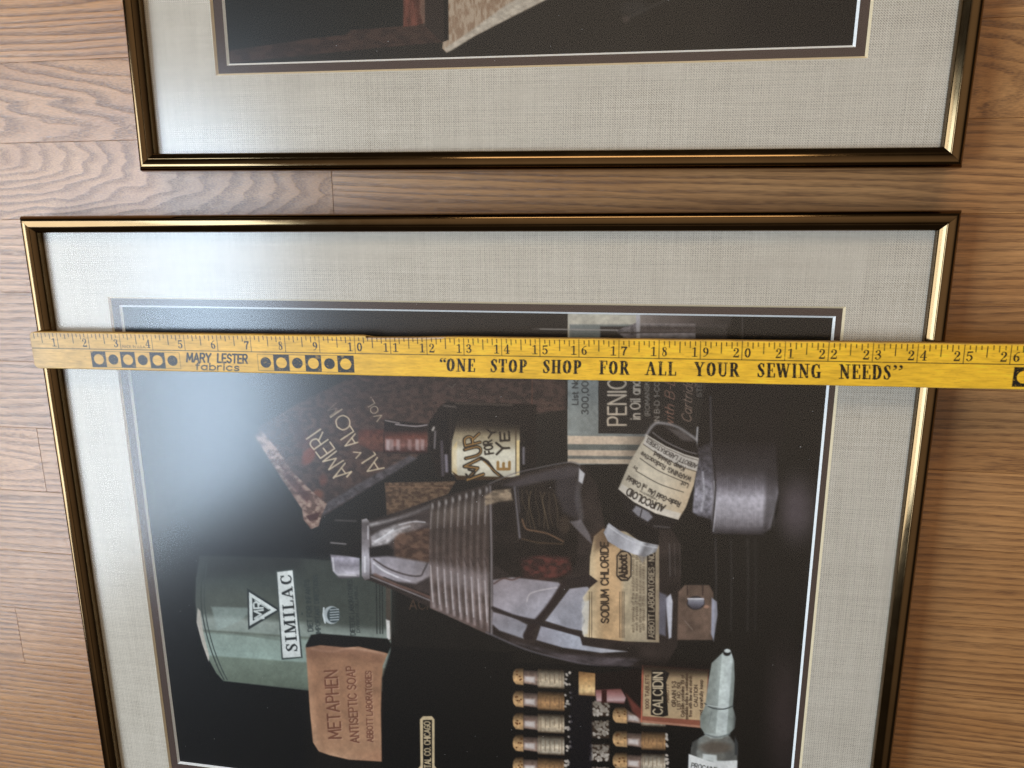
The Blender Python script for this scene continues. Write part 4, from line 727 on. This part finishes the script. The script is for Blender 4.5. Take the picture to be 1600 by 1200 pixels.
def paint_old_books(X, Y):
    img = np.zeros(X.shape+(3,)); C = Canvas(X, Y, img); P, LN = C.poly, C.line
    img[:] = (np.array([27, 25, 22.0])/255)*(0.85+0.3*fbm(X/70, Y/70, 2))[..., None]
    P([(340, -700), (650, -700), (640, 50), (354, 88)], tex((18, 22, 21), .15, 30, 30, 3), soft=10)
    P([(340, 82), (480, 61), (540, 54), (548, 47), (690, 36), (692, 66), (600, 74), (500, 84), (350, 100)], tex((44, 33, 30), .35, 12, 6, 5, c2=(60, 44, 38)), soft=3)
    P([(626, -700), (662, -700), (665, 36), (650, 40), (630, 42)], tex((92, 54, 44), .4, 5, 16, 9), soft=3); P([(652, -700), (664, -700), (667, 34), (662, 40), (656, 20)], (132, 112, 96), soft=4, alpha=.5)
    P([(662, -700), (690, -700), (696, 60), (690, 66), (664, 40)], (40, 33, 30), soft=3); P([(690, -700), (697, -700), (700, 62), (694, 60)], (14, 12, 12), soft=3)
    P([(693, -700), (1400, -700), (1100, -150), (860, -4), (800, 26), (740, 57), (706, 78), (698, 82), (691, 76), (692, 66), (701, 62)], tex((172, 152, 130), .3, 3, 10, 7, c2=(142, 116, 94)), soft=2.5)
    P([(1100, -150), (860, -4), (800, 26), (740, 57), (706, 78), (698, 82), (694, 76), (730, 52), (790, 8), (1010, -120)], tex((184, 174, 158), .2, 9, 5, 8), soft=5, alpha=.85)
    LN([(980, 28), (1010, 14), (1060, -8)], 2.5, (66, 62, 58), soft=5, alpha=.7); C.ell(978, 30, 6, 6, (78, 66, 60), soft=6, alpha=.6); C.ell(990, 12, 22, 12, (46, 44, 42), soft=16, alpha=.7)
    P([(1160, -700), (1420, -700), (1420, 90), (1150, 90)], (12, 12, 14), soft=120, alpha=.9)
    return img

# ------------------------------------------------------------------ framed pictures
ZL, ZI, ZP, ZG = -0.35, -0.41, -0.47, -0.275            # linen, inner mat, print, glass top (below the rail crest)
PROFILE = [(0, -HF), (0, -.30), (.004, -.22), (.016, -.155), (.036, -.100), (.062, -.056), (.092, -.024), (.122, -.006), (.150, 0.0), (.190, -.004), (.230, -.010), (.270, -.019), (.310, -.031),
           (.322, -.046), (.332, -.043), (.360, -.060), (.400, -.087), (.440, -.114), (.457, -.132), (.467, -.172), (.472, -.272), (.46, -.273), (.46, -.66), (.36, -.66), (.36, -HF)]
def rail(p0, p1, W_in, parent):
    """one mitred length of moulding from corner p0 to p1; W_in = unit vector pointing into the frame"""
    p0, p1, w = np.array(p0, float), np.array(p1, float), np.array(W_in, float)
    t = (p1-p0)/np.hypot(*(p1-p0)); n = len(PROFILE); V = []; g = 0.004
    for end, sgn in ((p0, 1), (p1, -1)):
        for s, z in PROFILE:
            q = end+w*s+t*(s+g)*sgn; V.append((q[0], q[1], z+HF))
    F = [(k, (k+1) % n, n+(k+1) % n, n+k) for k in range(n)]
    F += [tuple(range(n))[::-1], tuple(range(n, 2*n))]
    if np.cross(t, w) > 0: F = [f[::-1] for f in F]
    me = mesh('frame_rail', V, F, smooth=40); return link('frame_rail', me, METAL, parent)
def window_mat(name, outer, inner, ztop, thick, mats, parent):
    (ax, ay, bx, by), (cx, cy, dx, dy) = outer, inner; b = thick*0.85
    ring = lambda x0, y0, x1, y1, z: [(x0, y0, z+HF), (x1, y0, z+HF), (x1, y1, z+HF), (x0, y1, z+HF)]
    V = ring(ax, ay, bx, by, ztop)+ring(cx, cy, dx, dy, ztop)+ring(cx+b, cy+b, dx-b, dy-b, ztop-thick+.002)+ring(ax, ay, bx, by, ztop-thick+.002)
    F, mi = [], []
    for k in range(4):
        j = (k+1) % 4
        F.append((k, j, 4+j, 4+k)); mi.append(0); F.append((4+k, 4+j, 8+j, 8+k)); mi.append(1)
        F.append((8+k, 8+j, 12+j, 12+k)); mi.append(0); F.append((12+k, 12+j, j, k)); mi.append(0)
    return link(name, mesh(name, V, F, mi), mats, parent)
def slab(name, x0, y0, x1, y1, z0, z1, mat, parent):
    V = [(x, y, z+HF) for z in (z0, z1) for x, y in ((x0, y0), (x1, y0), (x1, y1), (x0, y1))]
    return link(name, mesh(name, V, [(0,3,2,1), (4,5,6,7), (0,1,5,4), (1,2,6,5), (2,3,7,6), (3,0,4,7)]), mat, parent)
def to_albedo(img, gain, veil):
    return np.clip((lin(np.clip(img, 0, 1))-veil)*gain, 0.0015, 0.85)
def framed_picture(origin, rz, W, H, pr, o, painter, cells, label):
    """origin = lower-left outer corner; pr = picture opening (x0, y0, x1, y1) in frame coordinates"""
    root = empty('framed_picture', (origin[0], origin[1], 0), rz)
    root['label'] = label; root['category'] = 'framed picture'
    rail((0, 0), (W, 0), (0, 1), root); rail((W, 0), (W, H), (-1, 0), root); rail((W, H), (0, H), (0, -1), root); rail((0, H), (0, 0), (1, 0), root)
    i = 0.455
    window_mat('linen_mat', (i, i, W-i, H-i), (pr[0]-o[0], pr[1]-o[1], pr[2]+o[2], pr[3]+o[3]), ZL, ZL-ZI, [LINEN, CREAM], root)
    window_mat('inner_mat', (i, i, W-i, H-i), pr, ZI, ZI-ZP, [BROWN, WHITE], root)
    slab('backing_board', i, i, W-i, H-i, -.62, ZP-.012, KRAFT, root)
    slab('glass_pane', i, i, W-i, H-i, ZG-.06, ZG, GLASS, root)
    # the print itself: a sheet of fine cells
    (xs, ys) = cells
    GX, GY = np.meshgrid(xs, ys)
    c, s = math.cos(rz), math.sin(rz)
    PX, PY = proj(np.stack([origin[0]+GX*c-GY*s, origin[1]+GX*s+GY*c, np.full(GX.shape, ZP)], -1))
    img = painter(PX, PY)
    link('photo_print', grid_mesh('photo_print', GX, GY, ZP+HF, to_albedo(img, PGAIN, PVEIL)), PRINT, root)
    # specks of dust on the glass
    rr = random.Random(int(W*100)); V, F = [], []
    for k in range(130):
        x, y = rr.uniform(pr[0]-1, pr[2]+1), rr.uniform(pr[1]-1, pr[3]+1); r = rr.uniform(.004, .012)*(1.6 if rr.random() < .1 else 1); b = len(V)
        a = rr.random()*3; V += [(x+r*math.cos(a+q*1.57), y+r*.7*math.sin(a+q*1.57), ZG+HF+.001) for q in range(4)]+[(x, y, ZG+HF+r*.8)]
        F += [(b, b+1, b+4), (b+1, b+2, b+4), (b+2, b+3, b+4), (b+3, b, b+4)]
    d = link('dust', mesh('dust', V, F), DUST, root); d['kind'] = 'stuff'
    return root
PGAIN, PVEIL = 0.92, 0.003
W2, H2 = 24.61, 20.56
pr2 = (2.569, H2-2.530-15.463, 22.151, H2-2.530)
n = 52
cells2 = (np.linspace(pr2[0]-.05, pr2[2]+.05, int((pr2[2]-pr2[0])*n)), np.linspace(pr2[3]+.05, pr2[1]-.05, int((pr2[3]-pr2[1])*n)))
framed_picture((0, -H2), 0.0, W2, H2, pr2, (.294, .26, .20, .246), paint_still_life, cells2, 'framed still life of old medicine bottles, soap and tin, lying under the yellow yardstick')
pr1 = (2.625, 2.671, 18.071, 2.671+19.58)
ys1 = np.concatenate([np.linspace(pr1[3]+.05, pr1[1]+3.5, 70)[:-1], np.linspace(pr1[1]+3.5, pr1[1]-.05, 170)])
cells1 = (np.linspace(pr1[0]-.05, pr1[2]+.05, 640), ys1)
framed_picture((3.932, 1.1448), -0.011409, 20.563, 24.61, pr1, (.30, .25, .27, .26), paint_old_books, cells1, 'dark picture in bronze frame and linen mat, above the yardstick, cut off by photo edge')

# ------------------------------------------------------------------ yardstick
def yardstick():
    ang = 0.0087118; ox, oy = -0.0919, -3.7409; TH = 0.19
    root = empty('yardstick', (ox, oy, HF), ang)
    root['label'] = 'worn yellow wooden yardstick laid across the lower framed picture'; root['category'] = 'yardstick'
    y0, y1, xl, xr = -0.604, 0.478, 0.10, 36.0
    xs = np.concatenate([np.linspace(xl, xl+.35, 40)[:-1], np.linspace(xl+.35, 28.2, 2050)[:-1], np.linspace(28.2, xr-.3, 160)[:-1], np.linspace(xr-.3, xr, 14)])
    def edge(x, r=.16):           # rounded ends
        d = np.minimum(x-xl, xr-x); k = np.clip(1-d/r, 0, 1); return r*.9*(1-np.sqrt(np.clip(1-k*k, 0, 1)))
    wob = 0.006*(vnoise(xs*1.7, xs*0, 3)-.5)+.004*(vnoise(xs*6, xs*0, 4)-.5)
    top = y1-edge(xs)+wob; bot = y0+edge(xs)+0.006*(vnoise(xs*1.9, xs*0, 9)-.5)
    top = top-np.where((xs > 10.33) & (xs < 12.7), .040*np.clip((12.7-xs)/1.4, 0, 1), 0)+np.where(xs < 10.33, .006, 0)*np.clip((xs-9)/1.3, 0, 1)
    v = np.linspace(0, 1, 84); vv = np.concatenate([[0, .006, .014, .024, .036], v[4:-4], [.964, .976, .986, .994, 1]])
    GX = np.broadcast_to(xs, (len(vv), len(xs))).copy(); GY = top[None, :]*(1-vv[:, None])+bot[None, :]*vv[:, None]
    dist = np.minimum(np.minimum(top[None]-GY, GY-bot[None]), np.minimum(xs-xl, xr-xs)[None]); k = np.clip(1-dist/.034, 0, 1)
    GZ = TH-.034*(1-np.sqrt(np.clip(1-k*k, 0, 1)))
    # colours: honey brown worn end, chrome yellow varnish further on
    img = np.zeros(GX.shape+(3,))
    stops = [0, 1.0, 3, 6, 9, 12, 27, 36]; cs = np.array([(198, 165, 112), (206, 168, 102), (210, 168, 90), (217, 171, 76), (226, 177, 60), (234, 183, 52), (233, 181, 45), (232, 180, 43)])/255.0
    for q in range(3): img[..., q] = np.interp(GX, stops, cs[:, q])
    img *= ((0.90+.2*fbm(GX*3.1, GY*16, 4))*(0.94+.12*fbm(GX*1.3, GY*2.2, 14)))[..., None]
    worn = np.clip(1-dist/.035, 0, 1)[..., None]*(0.35+.5*vnoise(GX*9, GY*30, 6))[..., None]
    img = img*(1-worn)+np.array([198, 164, 110])/255.0*worn
    q, s = math.cos(ang), math.sin(ang)
    PX, PY = proj(np.stack([ox+GX*q-GY*s, oy+GX*s+GY*q, np.full(GX.shape, TH)], -1))
    ink = np.zeros(GX.shape+(3,)); K = Canvas(GX, GY, ink); KP = Canvas(PX, PY, ink); CL = Canvas(GX, GY, img); one = (255, 255, 255)
    # bare wood where a splinter has broken off, and its crack
    pal = (206, 176, 140)
    CL.poly([(10.33, .50), (12.6, .50), (12.4, .42), (11.6, .405), (10.33, .385)], pal, soft=.03); CL.poly([(9.1, .50), (10.33, .50), (10.33, .42), (9.1, .47)], (220, 184, 120), soft=.04, alpha=.5)
    CL.line([(9.1, .36), (9.8, .345), (10.6, .335), (11.3, .36), (12.0, .395), (12.8, .45)], .012, (120, 84, 40), .012, .8); CL.poly([(10.32, .51), (10.38, .51), (10.40, .44), (10.33, .43)], (70, 46, 24), soft=.02)
    rr = random.Random(3)
    for i in range(0, 36*8):
        x = i/8.0
        if x < .2: continue
        if i % 8 == 0: a, b, w = .455, 0.0, .020
        elif i % 4 == 0: a, b, w = .43, .165, .026
        elif i % 2 == 0: a, b, w = .43, .29, .026
        else: a, b, w = .43, .345, .026
        if i % 8 == 0 and x < 9.5: a = .44
        j = rr.uniform(-.006, .006)
        K.line([(x+j, a+rr.uniform(-.012, .012)), (x+j+.004, b)], w, one, .016, .85+.15*rr.random())
    K.line([(xl, 0.0), (9, -.003), (18, 0.002), (36, 0)], .022, one, .014, .95)
    for d in range(1, 36):
        t = str(d); h = .235; b = .062
        if d < 10: K.text(t, (d-.21, b), (d-.055, b), h, one, font='serif', soft=.016, flip=-1)
        else:
            K.text(t[0], (d-.215, b), (d-.06, b), h, one, font='serif', soft=.016, flip=-1); K.text(t[1], (d+.05, b), (d+.215, b), h, one, font='serif', soft=.016, flip=-1)
    K.text('MADE IN U.S.A.', (3.06, .05), (3.80, .05), .075, one, .17, .75, soft=.016, flip=-1)
    def boxes(xa, first, n=6, w=.464):
        for k in range(n):
            a = xa+k*w; cx, cy = a+w/2, -.295; box = [(a, -.065), (a+w, -.065), (a+w, -.525), (a, -.525)]
            if (k % 2 == 0) == first:
                K.poly(box, one, .014); K.ell(cx, cy, .155, .15, (0, 0, 0), soft=.014)
            else: K.ell(cx, cy, .155, .15, one, soft=.014)
        K.line([(xa, -.065), (xa+n*w, -.065), (xa+n*w, -.525), (xa, -.525), (xa, -.065)], .014, one, .012, .85)
    boxes(2.02, True); boxes(7.16, False); boxes(26.12, True)
    KP.text('MARY', (292, 565), (330, 566), 13, one, .22, soft=1); KP.text('LESTER', (340, 566), (387, 567.5), 13, one, .22, soft=1)
    KP.text('fabrics', (306, 577.5), (375, 579.5), 10.5, one, .2, soft=1)
    bl = lambda x: 580.2+(x-700)*.0187
    for st, a, b in (('“', 686, 697), ('ONE', 697, 742), ('STOP', 766, 823), ('SHOP', 848, 908), ('FOR', 936, 983), ('ALL', 1008, 1056), ('YOUR', 1085, 1155), ('SEWING', 1183, 1283), ('NEEDS', 1311, 1392), ('”', 1394, 1411)):
        KP.text(st, (a, bl(a)), (b, bl(b)), 20.2+(a-700)*.0038, one, font='serif', soft=1.0)
    inkc = np.zeros(GX.shape+(3,)); f = np.clip((GX-3)/9, 0, 1)[..., None]
    inkc[:] = lin(np.array([48, 50, 56])/255)*(1-f)+lin(np.array([24, 21, 15])/255)*f
    me = grid_mesh('printed_face', GX, GY, GZ, np.clip(lin(img)*1.02, 0, .9), {'ink': np.clip(ink[..., 0], 0, 1), 'inkcol': inkc})
    me.polygons.foreach_set('use_smooth', [True]*len(me.polygons))
    link('printed_face', me, STICK, root)
    # wooden body under the printed face
    sel = np.unique(np.concatenate([np.arange(0, 39, 3), np.arange(39, len(xs), 24), [len(xs)-1]]))
    V, F = [], []
    for x, t, b, in zip(xs[sel], top[sel], bot[sel]): V += [(x, t, TH-.033), (x, t, 0), (x, b, 0), (x, b, TH-.033)]
    m = len(sel)
    for k in range(m-1):
        a, b = 4*k, 4*k+4; F += [(a, a+1, b+1, b)[::-1], (a+1, a+2, b+2, b+1)[::-1], (a+2, a+3, b+3, b+2)[::-1]]
    F += [(0, 1, 2, 3)[::-1], (4*m-4, 4*m-3, 4*m-2, 4*m-1)]
    link('wooden_body', mesh('wooden_body', V, F), RAW, root)
    return root
yardstick()
